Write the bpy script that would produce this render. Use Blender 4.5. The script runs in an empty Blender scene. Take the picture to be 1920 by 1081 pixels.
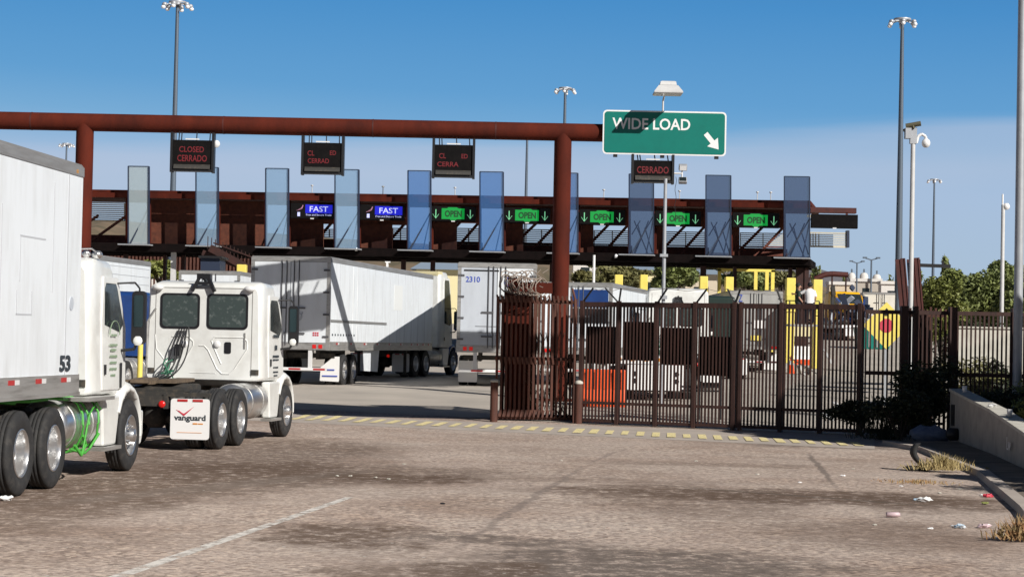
import bpy, bmesh, math, random
from mathutils import Vector, Matrix, Euler
random.seed(11)
R = math.radians
S = bpy.context.scene
COL = S.collection

# ------------------------------------------------------------------ camera
F = 3800.0          # focal length in pixels of the 1920 px wide photograph
PITCH, ROLL, CAMZ = R(1.5), 0.0205, 2.0
_f = Vector((0, math.cos(PITCH), math.sin(PITCH)))
_r0 = Vector((1, 0, 0)); _u0 = Vector((0, -math.sin(PITCH), math.cos(PITCH)))
_r = math.cos(ROLL)*_r0 + math.sin(ROLL)*_u0
_u = -math.sin(ROLL)*_r0 + math.cos(ROLL)*_u0
cam = bpy.data.cameras.new('camera'); camo = bpy.data.objects.new('camera', cam); COL.objects.link(camo)
cam.sensor_width = 36; cam.lens = F/1920*36; cam.clip_start = .1; cam.clip_end = 6000
camo.matrix_world = Matrix(((_r.x, _u.x, -_f.x, 0), (_r.y, _u.y, -_f.y, 0), (_r.z, _u.z, -_f.z, CAMZ), (0, 0, 0, 1)))
S.camera = camo

# ------------------------------------------------------------------ sky and sun
AZ, EL = R(42), R(32)
sun_dir = Vector((math.sin(AZ)*math.cos(EL), -math.cos(AZ)*math.cos(EL), math.sin(EL)))
W = bpy.data.worlds.new('World'); S.world = W; W.use_nodes = True
wn, wl = W.node_tree.nodes, W.node_tree.links
for n in list(wn): wn.remove(n)
def N(nodes, t, **k):
    n = nodes.new(t)
    for a, b in k.items(): setattr(n, a, b)
    return n
out = N(wn, 'ShaderNodeOutputWorld'); bg = N(wn, 'ShaderNodeBackground'); bg.inputs[1].default_value = .105
sky = N(wn, 'ShaderNodeTexSky', sky_type='NISHITA', sun_disc=False, sun_elevation=EL, sun_rotation=math.atan2(sun_dir.x, sun_dir.y),
        altitude=1200, air_density=1.0, dust_density=.25, ozone_density=3.0)
tc = N(wn, 'ShaderNodeTexCoord'); mp = N(wn, 'ShaderNodeMapping')
mp.inputs['Location'].default_value = (0, 0, .10); mp.inputs['Scale'].default_value = (1, 1, 4.6)
nz = N(wn, 'ShaderNodeVectorMath', operation='NORMALIZE')
wl.new(tc.outputs['Generated'], mp.inputs[0]); wl.new(mp.outputs[0], nz.inputs[0]); wl.new(nz.outputs[0], sky.inputs[0])
# a thin veil of cloud low over the horizon
sep = N(wn, 'ShaderNodeSeparateXYZ'); wl.new(tc.outputs['Generated'], sep.inputs[0])
mp2 = N(wn, 'ShaderNodeMapping'); mp2.inputs['Scale'].default_value = (3, 3, 45)
cn = N(wn, 'ShaderNodeTexNoise'); cn.inputs['Scale'].default_value = 1.2; cn.inputs['Detail'].default_value = 4; cn.inputs['Roughness'].default_value = .45
wl.new(tc.outputs['Generated'], mp2.inputs[0]); wl.new(mp2.outputs[0], cn.inputs[0])
def M2(nodes, links, op, a, b, c=None):
    n = N(nodes, 'ShaderNodeMath', operation=op)
    for i, v in enumerate((a, b, c)):
        if v is None: continue
        if isinstance(v, (int, float)): n.inputs[i].default_value = v
        else: links.new(v, n.inputs[i])
    return n.outputs[0]
zx = M2(wn, wl, 'MULTIPLY_ADD', sep.outputs[0], -.035, sep.outputs[2])
zn = M2(wn, wl, 'MULTIPLY_ADD', cn.outputs[0], .022, zx)
cr = N(wn, 'ShaderNodeValToRGB')
for p, c in ((0.0, 0), (.0, 0)): pass
el = cr.color_ramp.elements
el[0].position = .0; el[0].color = (.30,)*3+(1,)
el[1].position = .25; el[1].color = (0, 0, 0, 1)
for p, c in ((.075, .34), (.093, .62), (.106, .52), (.114, .06)):
    e = el.new(p); e.color = (c, c, c, 1)
wl.new(zn, cr.inputs[0])
# colour of the clear sky by height above the horizon, laid over the sky texture (which lights the scene from above)
def lin(c, k=10): return tuple(k*(((v/255+.055)/1.055)**2.4) for v in c)
hz = N(wn, 'ShaderNodeValToRGB'); he = hz.color_ramp.elements
he[0].position = 0; he[0].color = (*lin((170, 192, 208), 1), 1); he[1].position = .26; he[1].color = (*lin((38, 92, 158), 1), 1)
for p, c in ((.04, (163, 190, 212)), (.080, (158, 188, 220)), (.10, (116, 171, 214)), (.12, (92, 158, 210)), (.168, (66, 141, 202))):
    e = he.new(p); e.color = (*lin(c, 1), 1)
zr = M2(wn, wl, 'MULTIPLY_ADD', sep.outputs[0], .03, sep.outputs[2]); wl.new(zr, hz.inputs[0])
hk = N(wn, 'ShaderNodeVectorMath', operation='SCALE'); wl.new(hz.outputs[0], hk.inputs[0])
az = N(wn, 'ShaderNodeMapRange'); az.inputs[1].default_value = -.2; az.inputs[2].default_value = .8; az.inputs[3].default_value = 2.2; az.inputs[4].default_value = 8.3   # low sky kept bright ahead, dimmed behind to hold the ambient fill down
wl.new(sep.outputs[1], az.inputs[0]); wl.new(az.outputs[0], hk.inputs['Scale'])
low = N(wn, 'ShaderNodeMapRange'); low.inputs[1].default_value = .19; low.inputs[2].default_value = .34; low.inputs[3].default_value = 1; low.inputs[4].default_value = 0; wl.new(sep.outputs[2], low.inputs[0])
dim = N(wn, 'ShaderNodeVectorMath', operation='SCALE'); dim.inputs['Scale'].default_value = .30; wl.new(sky.outputs[0], dim.inputs[0])
base = N(wn, 'ShaderNodeMix', data_type='RGBA'); wl.new(low.outputs[0], base.inputs[0]); wl.new(dim.outputs[0], base.inputs[6]); wl.new(hk.outputs[0], base.inputs[7])
mx = N(wn, 'ShaderNodeMix', data_type='RGBA'); mx.inputs[7].default_value = (4.1, 4.75, 6.0, 1)
wl.new(cr.outputs[0], mx.inputs[0]); wl.new(base.outputs[2], mx.inputs[6])
wl.new(mx.outputs[2], bg.inputs[0]); wl.new(bg.outputs[0], out.inputs[0])
sl = bpy.data.lights.new('sun', 'SUN'); sl.energy = 5.0; sl.angle = R(.5); sl.color = (1, .955, .885)
so = bpy.data.objects.new('sun', sl); COL.objects.link(so); so.rotation_euler = sun_dir.to_track_quat('Z', 'Y').to_euler()
S.view_settings.view_transform = 'Standard'; S.view_settings.look = 'None'; S.view_settings.exposure = 0.18; S.view_settings.gamma = 1

def P(x, y, D):
    d = _f + _r*((x-960)/F) - _u*((y-540.5)/F)
    p = d*(D/d.y); return Vector((p.x, D, p.z+CAMZ))
_prof = [(-400, 0), (50, 0), (64, .45), (100, .7), (130, 2.1), (150, 3.0), (210, 4.2), (400, 7), (3000, 30)]
def gz(y):
    for (a, za), (b, zb) in zip(_prof, _prof[1:]):
        if y <= b:
            t = (y-a)/(b-a); return za+(zb-za)*t
    return _prof[-1][1]
def G(x, y):        # ground point under a pixel (searching along the ray)
    D = 8.0
    while D < 600:
        p = P(x, y, D)
        if p.z <= gz(D): return p
        D *= 1.003
    return P(x, y, 600)

# ------------------------------------------------------------------ materials
MATS = {}
def srgb(c):
    return tuple(((v/255)/12.92 if v/255 <= .04045 else ((v/255+.055)/1.055)**2.4) for v in c)
def mat(name, col, rough=.5, metal=0, col2=None, scale=6, lo=.4, hi=.65, detail=6, bump=0, bscale=40, stretch=None, spec=.5, emit=None, coat=0, col3=None):
    if name in MATS: return MATS[name]
    m = bpy.data.materials.new(name); m.use_nodes = True; n, l = m.node_tree.nodes, m.node_tree.links
    b = n['Principled BSDF']; b.inputs['Roughness'].default_value = rough; b.inputs['Metallic'].default_value = metal
    b.inputs['Specular IOR Level'].default_value = spec; b.inputs['Coat Weight'].default_value = coat
    b.inputs['Base Color'].default_value = (*col, 1)
    t = N(n, 'ShaderNodeTexCoord'); src = t.outputs['Object']
    if stretch:
        q = N(n, 'ShaderNodeMapping'); q.inputs['Scale'].default_value = stretch; l.new(src, q.inputs[0]); src2 = q.outputs[0]
    else: src2 = src
    if col2:
        x = N(n, 'ShaderNodeTexNoise'); x.inputs['Scale'].default_value = scale; x.inputs['Detail'].default_value = detail; x.inputs['Roughness'].default_value = .6
        l.new(src2, x.inputs[0])
        r = N(n, 'ShaderNodeValToRGB'); r.color_ramp.elements[0].position = lo; r.color_ramp.elements[1].position = hi
        r.color_ramp.elements[0].color = (*col, 1); r.color_ramp.elements[1].color = (*col2, 1)
        l.new(x.outputs[0], r.inputs[0]); l.new(r.outputs[0], b.inputs['Base Color'])
    if bump:
        x = N(n, 'ShaderNodeTexNoise'); x.inputs['Scale'].default_value = bscale; x.inputs['Detail'].default_value = 3
        l.new(src2, x.inputs[0]); bb = N(n, 'ShaderNodeBump'); bb.inputs['Strength'].default_value = bump; bb.inputs['Distance'].default_value = .02
        l.new(x.outputs[0], bb.inputs['Height']); l.new(bb.outputs[0], b.inputs['Normal'])
    if emit: b.inputs['Emission Color'].default_value = (*emit[0], 1); b.inputs['Emission Strength'].default_value = emit[1]
    MATS[name] = m; return m
m_white = mat('white_paint', (.75, .76, .74), .35, 0, (.56, .55, .52), 2.2, .45, .9, coat=.3, bump=.03, bscale=3)
m_whitetr = mat('trailer_white', (.74, .78, .82), .45, 0, (.56, .58, .59), 1.6, .45, .95, stretch=(1.5, 2.2, .5), bump=.05, bscale=2)
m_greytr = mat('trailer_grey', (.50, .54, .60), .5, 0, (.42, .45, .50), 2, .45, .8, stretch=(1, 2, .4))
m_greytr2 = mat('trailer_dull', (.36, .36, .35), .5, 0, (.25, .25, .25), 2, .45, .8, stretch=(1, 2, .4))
m_alu = mat('brushed_aluminium', (.50, .49, .47), .4, .6, (.28, .27, .25), 4, .45, .75, stretch=(1, .3, 4))
m_rail = mat('grey_rail', (.30, .30, .30), .5, .3, (.2, .19, .18), 5, .4, .8, stretch=(1, .3, 3))
m_chrome = mat('polished_aluminium', (.72, .72, .72), .28, .9, (.5, .5, .5), 9, .5, .9)
m_rub = mat('tyre_rubber', (.022, .022, .023), .8, 0, (.06, .055, .05), 7, .5, .8, bump=.2, bscale=60)
m_blk = mat('black_plastic', (.012, .012, .014), .45)
m_frame = mat('dirty_chassis', (.035, .033, .03), .7, 0, (.10, .08, .06), 8, .5, .75)
m_glass = mat('dark_window', (.016, .022, .024), .12, 0, (.05, .065, .06), 9, .5, .7, spec=.6)
m_rust = mat('weathered_steel', srgb((92, 32, 16)), .85, 0, srgb((58, 19, 11)), 1.6, .3, .72, bump=.15, bscale=30, stretch=(1, 1, .35), spec=.25)
m_rustd = mat('dark_rusted_mesh', srgb((112, 62, 44)), .85, 0, srgb((84, 46, 34)), 5, .35, .7)
m_rustbar = mat('rusty_bar', srgb((96, 58, 46)), .8, 0, srgb((58, 34, 28)), 3, .35, .7, stretch=(4, 4, .5))
m_gatebar = mat('dark_brown_bar', srgb((68, 42, 36)), .7, 0, srgb((44, 27, 24)), 3, .35, .7, stretch=(4, 4, .5))
m_galv = mat('galvanised_steel', (.42, .44, .47), .5, .3, (.34, .35, .38), 4, .4, .8)
m_whpole = mat('pale_pole', (.6, .6, .6), .5, .1, (.5, .5, .5), 4, .4, .8)
m_green = mat('sign_green', (.0, .17, .135), .4, 0, (.0, .15, .12), 3, .4, .8)
m_signw = mat('sign_white', (.8, .8, .8), .4)
m_led = mat('led_housing', (.005, .0045, .005), .85, 0, (.010, .009, .009), 6, .4, .8, spec=.12)
m_ledred = mat('led_red', (.12, .01, .015), .5, emit=((.8, .03, .04), .055))
m_ledgrn = mat('led_green', (.0, .10, .02), .5, emit=((.0, .55, .07), .40))
m_ledpale = mat('led_pale_green', (.1, .3, .15), .5, emit=((.25, .75, .4), .5))
m_ledblu = mat('led_blue', (.0, .0, .2), .5, emit=((.015, .02, .75), .55))
m_ledwht = mat('led_white', (.3, .3, .5), .5, emit=((.55, .6, 1), .7))
m_ledpnk = mat('led_pink', (.2, .1, .15), .5, emit=((.8, .35, .5), .3))
m_red = mat('red_lens', (.45, .01, .01), .3, emit=((.9, .02, .01), .25))
m_redr = mat('red_reflector', (.45, .03, .03), .3)
m_yel = mat('yellow_paint', (.80, .66, .14), .5, 0, (.64, .50, .10), 3, .5, .85)
m_orange = mat('orange_plastic', (.75, .09, .015), .5, 0, (.6, .07, .012), 3, .5, .8)
m_conc = mat('concrete', (.40, .37, .33), .85, 0, (.27, .25, .22), 3, .4, .75, bump=.2, bscale=25)
m_concl = mat('pale_concrete', (.55, .53, .47), .85, 0, (.42, .39, .34), 3, .4, .75)
m_blue = mat('blue_paint', (.012, .05, .20), .35, 0, (.01, .035, .15), 3, .4, .8, coat=.3)
m_yelcab = mat('yellow_cab_paint', (.78, .42, .01), .35, coat=.3)
m_blkcab = mat('black_cab_paint', (.02, .035, .03), .35, coat=.3)
m_hose = mat('green_hose', (.07, .36, .05), .5)
m_wood = mat('weathered_plank', (.16, .115, .075), .85, 0, (.06, .045, .035), 5, .4, .7, stretch=(1, 6, 1))
m_bluetx = mat('blue_lettering', (.05, .09, .42), .5)
m_blktx = mat('black_lettering', (.03, .04, .05), .5)
m_redtx = mat('red_lettering', (.55, .05, .08), .5)
m_orgtx = mat('orange_lettering', (.7, .28, .05), .5)
m_grntx = mat('faded_green_lettering', (.22, .30, .20), .6)
m_silv = mat('silver_reflector', (.7, .7, .7), .3)
m_lamp = mat('lamp_glass', (.85, .86, .88), .15, 0, spec=.8)
m_skin = mat('skin', (.45, .25, .17), .6)
m_hair = mat('dark_hair', (.01, .01, .01), .7)
m_cloth_w = mat('white_cloth', (.75, .75, .75), .9)
m_cloth_g = mat('dark_green_cloth', (.03, .05, .04), .9)
m_cloth_d = mat('dark_trousers', (.02, .02, .03), .9)

# ------------------------------------------------------------------ helpers
class MB:
    def __init__(s): s.v, s.f, s.m, s.sm, s.T, s.cm, s.cs = [], [], [], [], Matrix(), 0, False
    def at(s, T): s.T = T; return s
    def mat(s, i, smooth=False): s.cm = i; s.cs = smooth; return s
    def add(s, vs, fs, smooth=None):
        k = len(s.v); s.v += [s.T @ Vector(p) for p in vs]
        for f in fs: s.f.append([k+i for i in f]); s.m.append(s.cm); s.sm.append(s.cs if smooth is None else smooth)
        return s
    def hexa(s, p):     # 4 front then 4 back
        return s.add(p, [(0, 1, 2, 3), (7, 6, 5, 4), (0, 4, 5, 1), (1, 5, 6, 2), (2, 6, 7, 3), (3, 7, 4, 0)])
    def box(s, x0, x1, y0, y1, z0, z1):
        return s.hexa([(x0, y0, z0), (x1, y0, z0), (x1, y0, z1), (x0, y0, z1), (x0, y1, z0), (x1, y1, z0), (x1, y1, z1), (x0, y1, z1)])
    def bar(s, a, b, w, h=None):   # square bar between points
        a, b = Vector(a), Vector(b); d = (b-a).normalized(); h = h or w
        up = Vector((0, 0, 1)) if abs(d.z) < .95 else Vector((0, 1, 0))
        x = d.cross(up).normalized()*w/2; y = x.cross(d).normalized()*h/2
        return s.hexa([a-x-y, a+x-y, a+x+y, a-x+y, b-x-y, b+x-y, b+x+y, b-x+y])
    def tube(s, a, b, r0, r1=None, n=12, caps=True):
        a, b = Vector(a), Vector(b); r1 = r0 if r1 is None else r1; d = (b-a).normalized()
        up = Vector((0, 0, 1)) if abs(d.z) < .95 else Vector((0, 1, 0))
        x = d.cross(up).normalized(); y = x.cross(d).normalized(); vs = []
        for p, r in ((a, r0), (b, r1)):
            for i in range(n): t = 2*math.pi*i/n; vs.append(p+x*math.cos(t)*r+y*math.sin(t)*r)
        s.add(vs, [(i, (i+1) % n, n+(i+1) % n, n+i) for i in range(n)], True)
        if caps: s.add(vs, [tuple(range(n))[::-1], tuple(range(n, 2*n))], False)
        return s
    def path(s, pts, r, n=8):
        pts = [Vector(p) for p in pts]
        for a, b in zip(pts, pts[1:]): s.tube(a, b, r, r, n)
        return s
    def lathe(s, prof, axis='x', o=(0, 0, 0), n=28, closed=False):
        vs = []; o = Vector(o)
        for a, r in prof:
            for i in range(n):
                t = 2*math.pi*i/n; c, q = math.cos(t)*r, math.sin(t)*r
                vs.append(o+Vector({'x': (a, c, q), 'y': (c, a, q), 'z': (c, q, a)}[axis]))
        k = len(prof)
        fs = [(j*n+i, j*n+(i+1) % n, (j+1)*n+(i+1) % n, (j+1)*n+i) for j in range(k-1) for i in range(n)]
        return s.add(vs, fs, True)
    def prism(s, poly, a, b, axis='x'):   # polygon in the two other axes, extruded a..b
        n = len(poly)
        g = {'x': lambda t, p: (t, p[0], p[1]), 'y': lambda t, p: (p[0], t, p[1]), 'z': lambda t, p: (p[0], p[1], t)}[axis]
        vs = [g(a, p) for p in poly]+[g(b, p) for p in poly]
        return s.add(vs, [tuple(range(n)), tuple(range(n, 2*n))[::-1]]+[(i, (i+1) % n, n+(i+1) % n, n+i) for i in range(n)], False)
    def loft(s, rings, cap=True, smooth=True):
        n = len(rings[0]); vs = [p for r in rings for p in r]
        s.add(vs, [(j*n+i, j*n+(i+1) % n, (j+1)*n+(i+1) % n, (j+1)*n+i) for j in range(len(rings)-1) for i in range(n)], smooth)
        if cap: s.add(vs, [tuple(range(n))[::-1], tuple(range((len(rings)-1)*n, len(rings)*n))], False)
        return s
    def blob(s, c, r, sq=(1, 1, 1), n=8, jit=0):
        rings = []
        for j in range(1, n):
            th = math.pi*j/n; rr = []
            for i in range(2*n):
                ph = math.pi*i/n; k = r*(1+random.uniform(-jit, jit))
                rr.append((c[0]+k*sq[0]*math.sin(th)*math.cos(ph), c[1]+k*sq[1]*math.sin(th)*math.sin(ph), c[2]+k*sq[2]*math.cos(th)))
            rings.append(rr)
        return s.loft(rings, True)
    def px(s, x0, y0, x1, y1, D, th=.1, d0=0.0, slant=ROLL):  # slab standing at distance D(x), facing the road
        Df = D if callable(D) else (lambda x: D)
        q = [P(x0, y1, Df(x0)), P(x1, y1+slant*(x1-x0), Df(x1)), P(x1, y0+slant*(x1-x0), Df(x1)), P(x0, y0, Df(x0))]
        n = (q[1]-q[0]).cross(Vector((0, 0, 1))).normalized()*-1
        if n.y < 0: n = -n
        return s.hexa([p+n*d0 for p in q]+[p+n*(d0+th) for p in q])
    def build(s, name, mats, parent=None, world=False, bevel=0, link=True):
        me = bpy.data.meshes.new(name)
        vs = s.v
        if world and parent is not None:
            inv = wmat(parent).inverted(); vs = [inv @ p for p in vs]
        elif world and parent is None: pass
        me.from_pydata([tuple(p) for p in vs], [], s.f)
        if not isinstance(mats, (list, tuple)): mats = [mats]
        for m in mats: me.materials.append(m)
        me.polygons.foreach_set('material_index', s.m); me.polygons.foreach_set('use_smooth', s.sm); me.update()
        b = bmesh.new(); b.from_mesh(me); bmesh.ops.recalc_face_normals(b, faces=b.faces); b.to_mesh(me); b.free()
        o = bpy.data.objects.new(name, me); COL.objects.link(o)
        if parent is not None: o.parent = parent
        if bevel:
            md = o.modifiers.new('bevel', 'BEVEL'); md.width = bevel; md.segments = 2; md.limit_method = 'ANGLE'
        return o
def wmat(o):
    m = o.matrix_basis.copy()
    while o.parent: o = o.parent; m = o.matrix_basis @ m
    return m
def tag(o, label=None, cat=None, group=None, kind=None):
    if label: o['label'] = label
    if cat: o['category'] = cat
    if group: o['group'] = group
    if kind: o['kind'] = kind
    return o
def thing(name, label, cat, loc=(0, 0, 0), rz=0, group=None):
    o = bpy.data.objects.new(name, None); COL.objects.link(o); o.empty_display_size = .2
    o.location = loc; o.rotation_euler = (0, 0, rz); return tag(o, label, cat, group)
KIDS = {}
def kids(o):
    return [c for c in COL.objects if c.parent == o]
def copy_tree(o, parent=None):
    c = o.copy(); COL.objects.link(c)
    if parent is not None: c.parent = parent
    for ch in kids(o): copy_tree(ch, c)
    return c
def dup(o, loc, rz, label, sc=None):
    c = copy_tree(o); c.location = loc; c.rotation_euler = (0, 0, rz); c['label'] = label
    if sc: c.scale = sc
    return c
def text(name, body, size, material, parent, M, extrude=.004, align='CENTER', sx=1.0, bold=0.0, world=False, fit=None):
    cu = bpy.data.curves.new(name, 'FONT'); cu.body = body; cu.size = size; cu.extrude = extrude; cu.align_x = align; cu.align_y = 'CENTER'; cu.offset = bold
    cu.resolution_u = 3
    t = bpy.data.objects.new(name+'_tmp', cu); COL.objects.link(t)
    bpy.context.view_layer.update()
    me = bpy.data.meshes.new_from_object(t.evaluated_get(bpy.context.evaluated_depsgraph_get())); COL.objects.unlink(t); bpy.data.objects.remove(t)
    if fit:
        xs = [v.co.x for v in me.vertices]; ys = [v.co.y for v in me.vertices]
        me.transform(Matrix.Translation((-(min(xs)+max(xs))/2, -(min(ys)+max(ys))/2, 0)))
        me.transform(Matrix.Diagonal((fit[0]/max(1e-6, max(xs)-min(xs)), fit[1]/max(1e-6, max(ys)-min(ys)), 1, 1)))
    else: me.transform(Matrix.Diagonal((sx, 1, 1, 1)))
    if world and parent is not None: M = wmat(parent).inverted() @ M
    me.transform(M); me.materials.clear(); me.materials.append(material)
    o = bpy.data.objects.new(name, me); COL.objects.link(o); o.parent = parent; return o
def face_m(p, ex, ez):   # text frame: origin p, text runs along ex, up ez
    ex = Vector(ex).normalized(); ez = Vector(ez).normalized(); n = ex.cross(ez)
    return Matrix(((ex.x, ez.x, n.x, p[0]), (ex.y, ez.y, n.y, p[1]), (ex.z, ez.z, n.z, p[2]), (0, 0, 0, 1)))
REAR = lambda x, y, z: face_m((x, y, z), (1, 0, 0), (0, 0, 1))     # on a face that looks to -Y
RSIDE = lambda x, y, z: face_m((x, y, z), (0, 1, 0), (0, 0, 1))    # on a face that looks to +X
# ------------------------------------------------------------------ ground
def ground_mat():
    m = bpy.data.materials.new('worn_chipseal'); m.use_nodes = True; n, l = m.node_tree.nodes, m.node_tree.links
    b = n['Principled BSDF']; b.inputs['Roughness'].default_value = .9; b.inputs['Specular IOR Level'].default_value = .25
    t = N(n, 'ShaderNodeTexCoord').outputs['Object']
    def noise(sc, det=5, ro=.6, src=t):
        x = N(n, 'ShaderNodeTexNoise'); x.inputs['Scale'].default_value = sc; x.inputs['Detail'].default_value = det; x.inputs['Roughness'].default_value = ro
        l.new(src, x.inputs[0]); return x
    def ramp(f, stops):
        r = N(n, 'ShaderNodeValToRGB'); e = r.color_ramp.elements
        e[0].position, e[0].color = stops[0][0], (*stops[0][1], 1); e[1].position, e[1].color = stops[-1][0], (*stops[-1][1], 1)
        for p, c in stops[1:-1]: q = e.new(p); q.color = (*c, 1)
        l.new(f, r.inputs[0]); return r.outputs[0]
    def mix(f, a, c):
        x = N(n, 'ShaderNodeMix', data_type='RGBA')
        if isinstance(f, float): x.inputs[0].default_value = f
        else: l.new(f, x.inputs[0])
        for i, v in ((6, a), (7, c)):
            if isinstance(v, tuple): x.inputs[i].default_value = (*v, 1)
            else: l.new(v, x.inputs[i])
        return x.outputs[2]
    base = ramp(noise(.35, 6, .62).outputs[0], [(.3, (.33, .25, .205)), (.5, (.43, .35, .302)), (.72, (.48, .405, .355))])
    # gravel showing through the worn surface
    vo = N(n, 'ShaderNodeTexVoronoi'); vo.inputs['Scale'].default_value = 17; l.new(t, vo.inputs[0])
    peb = ramp(vo.outputs['Color'], [(.1, (.30, .28, .27)), (.5, (.5, .5, .5)), (.92, (.74, .72, .68))])
    ov = N(n, 'ShaderNodeMix', data_type='RGBA', blend_type='OVERLAY'); l.new(base, ov.inputs[6]); l.new(peb, ov.inputs[7])
    gm = ramp(noise(.3, 3).outputs[0], [(.38, (.45,)*3), (.6, (1,)*3)]); l.new(gm, ov.inputs[0]); c = ov.outputs[2]
    fine = ramp(noise(15, 6, .75).outputs[0], [(.36, (.16,)*3), (.47, (.5,)*3), (.62, (.72,)*3)])
    ov2 = N(n, 'ShaderNodeMix', data_type='RGBA', blend_type='OVERLAY'); ov2.inputs[0].default_value = .75; l.new(c, ov2.inputs[6]); l.new(fine, ov2.inputs[7]); c = ov2.outputs[2]
    md = ramp(noise(4.5, 5, .72).outputs[0], [(.42, (0, 0, 0)), (.56, (.38,)*3)]); mm = N(n, 'ShaderNodeMath', operation='MULTIPLY'); l.new(md, mm.inputs[0]); l.new(ramp(noise(.25, 4, .6).outputs[0], [(.42, (.1,)*3), (.6, (1,)*3)]), mm.inputs[1]); c = mix(mm.outputs[0], c, (.20, .145, .11))
    dist = noise(.9, 6, .65)
    st_ = N(n, 'ShaderNodeMapping'); st_.inputs['Scale'].default_value = (1.0, .8, 1); l.new(t, st_.inputs[0])
    nn = ramp(noise(4.2, 8, .8, st_.outputs[0]).outputs[0], [(.41, (.06,)*3), (.49, (.8,)*3), (.6, (1,)*3)])
    sub = N(n, 'ShaderNodeVectorMath', operation='SUBTRACT'); l.new(dist.outputs['Color'], sub.inputs[0]); sub.inputs[1].default_value = (.5, .5, .5)
    scl = N(n, 'ShaderNodeVectorMath', operation='SCALE'); l.new(sub.outputs[0], scl.inputs[0]); scl.inputs['Scale'].default_value = 2.4
    add = N(n, 'ShaderNodeVectorMath', operation='ADD'); l.new(t, add.inputs[0]); l.new(scl.outputs[0], add.inputs[1]); td = add.outputs[0]
    # oil stains and tyre-worn dark patches: (x, y, half width, half length, turn, strength, colour)
    dk = (.115, .075, .052); gy = (.12, .095, .08)
    for px_, py_, a, bb, rot, st, cc in [
        (60, 945, 1.3, 5.5, -8, .62, dk), (330, 905, 1.6, 4.5, -10, .6, dk), (540, 893, 1.9, 1.8, 0, .6, dk), (745, 897, 1.25, .9, 0, 1.0, dk), (640, 882, 2.2, 1.5, 0, .65, dk), (450, 850, 2.2, 5, -6, .7, dk),
        (640, 1003, .72, 1.15, 0, .85, dk), (950, 1012, .8, .5, 0, .75, gy), (1120, 900, 2.2, .5, 0, .35, dk), (700, 790, 2.5, 1.2, 0, .3, gy),
        (1400, 925, 2.6, .95, 0, .8, dk), (1560, 935, 1.8, .9, 0, .75, dk), (1750, 945, 1.0, 1.2, 0, .7, dk), (1300, 935, 1.2, 2.5, 0, .5, dk), (1210, 1060, 1.5, 1.6, 0, .8, gy), (900, 1075, .6, .8, 0, .75, dk),
        (700, 1075, .4, .8, 0, .6, dk), (1650, 1000, 1.0, 1.5, 0, .4, dk), (1320, 870, 1.8, .5, 0, .4, dk), (1600, 838, 2.0, .7, 0, .6, gy), (60, 1020, .7, 2, 0, .25, dk)]:
        p = G(px_, py_)
        q = N(n, 'ShaderNodeMapping', vector_type='TEXTURE'); q.inputs['Location'].default_value = (p.x, p.y, 0); q.inputs['Rotation'].default_value = (0, 0, R(rot)); q.inputs['Scale'].default_value = (a*1.5, bb*1.5, 50)
        l.new(td, q.inputs[0]); g = N(n, 'ShaderNodeTexGradient', gradient_type='SPHERICAL'); l.new(q.outputs[0], g.inputs[0])
        f = ramp(g.outputs[0], [(.08, (0, 0, 0)), (.42, (min(1, st*1.15),)*3)])
        k = N(n, 'ShaderNodeMath', operation='MULTIPLY'); l.new(f, k.inputs[0]); l.new(nn, k.inputs[1])
        c = mix(k.outputs[0], c, cc)
    # pale worn strip and long tar seams
    for (x0, y0, x1, y1, w, cc, st) in [(800, 1060, 1100, 870, .045, (.16, .13, .115), .5), (1095, 870, 1180, 838, .03, (.16, .13, .12), .4), (1575, 918, 1510, 845, .035, (.14, .115, .10), .7), (1240, 845, 1640, 870, .03, (.16, .13, .115), .5), (1000, 1060, 1900, 1075, .025, (.14, .12, .1), .5), (620, 830, 1000, 838, .04, (.16, .13, .11), .5), (0, 955, 700, 880, .25, (.2, .165, .14), .4), (1180, 905, 1900, 960, .05, (.10, .085, .07), .55)]:
        a, bq = G(x0, y0), G(x1, y1); mid = (a+bq)/2; L = (bq-a).length; ang = math.atan2(bq.y-a.y, bq.x-a.x)
        q = N(n, 'ShaderNodeMapping', vector_type='TEXTURE'); q.inputs['Location'].default_value = (mid.x, mid.y, 0); q.inputs['Rotation'].default_value = (0, 0, ang); q.inputs['Scale'].default_value = (L*.6, w*2.2, 50)
        sc2 = N(n, 'ShaderNodeVectorMath', operation='SCALE'); l.new(sub.outputs[0], sc2.inputs[0]); sc2.inputs['Scale'].default_value = .35
        ad2 = N(n, 'ShaderNodeVectorMath', operation='ADD'); l.new(t, ad2.inputs[0]); l.new(sc2.outputs[0], ad2.inputs[1])
        l.new(ad2.outputs[0], q.inputs[0]); g = N(n, 'ShaderNodeTexGradient', gradient_type='SPHERICAL'); l.new(q.outputs[0], g.inputs[0])
        c = mix(ramp(g.outputs[0], [(.08, (0, 0, 0)), (.5, (st,)*3)]), c, cc)
    ck = N(n, 'ShaderNodeTexVoronoi', feature='DISTANCE_TO_EDGE'); ck.inputs['Scale'].default_value = .38; l.new(td, ck.inputs[0])
    cf_ = ramp(ck.outputs['Distance'], [(.0, (.75,)*3), (.006, (0, 0, 0))]); cm_ = N(n, 'ShaderNodeMath', operation='MULTIPLY'); l.new(cf_, cm_.inputs[0]); l.new(nn, cm_.inputs[1]); c = mix(cm_.outputs[0], c, (.13, .105, .09))
    hs = N(n, 'ShaderNodeTexVoronoi'); hs.inputs['Scale'].default_value = 2.3; l.new(t, hs.inputs[0])   # stray pale chips
    ch = ramp(hs.outputs['Distance'], [(.035, (1, 1, 1)), (.05, (0, 0, 0))]); c = mix(ch, c, (.62, .6, .56))
    l.new(c, b.inputs['Base Color'])
    bp = N(n, 'ShaderNodeBump'); bp.inputs['Strength'].default_value = .55; bp.inputs['Distance'].default_value = .02
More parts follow.
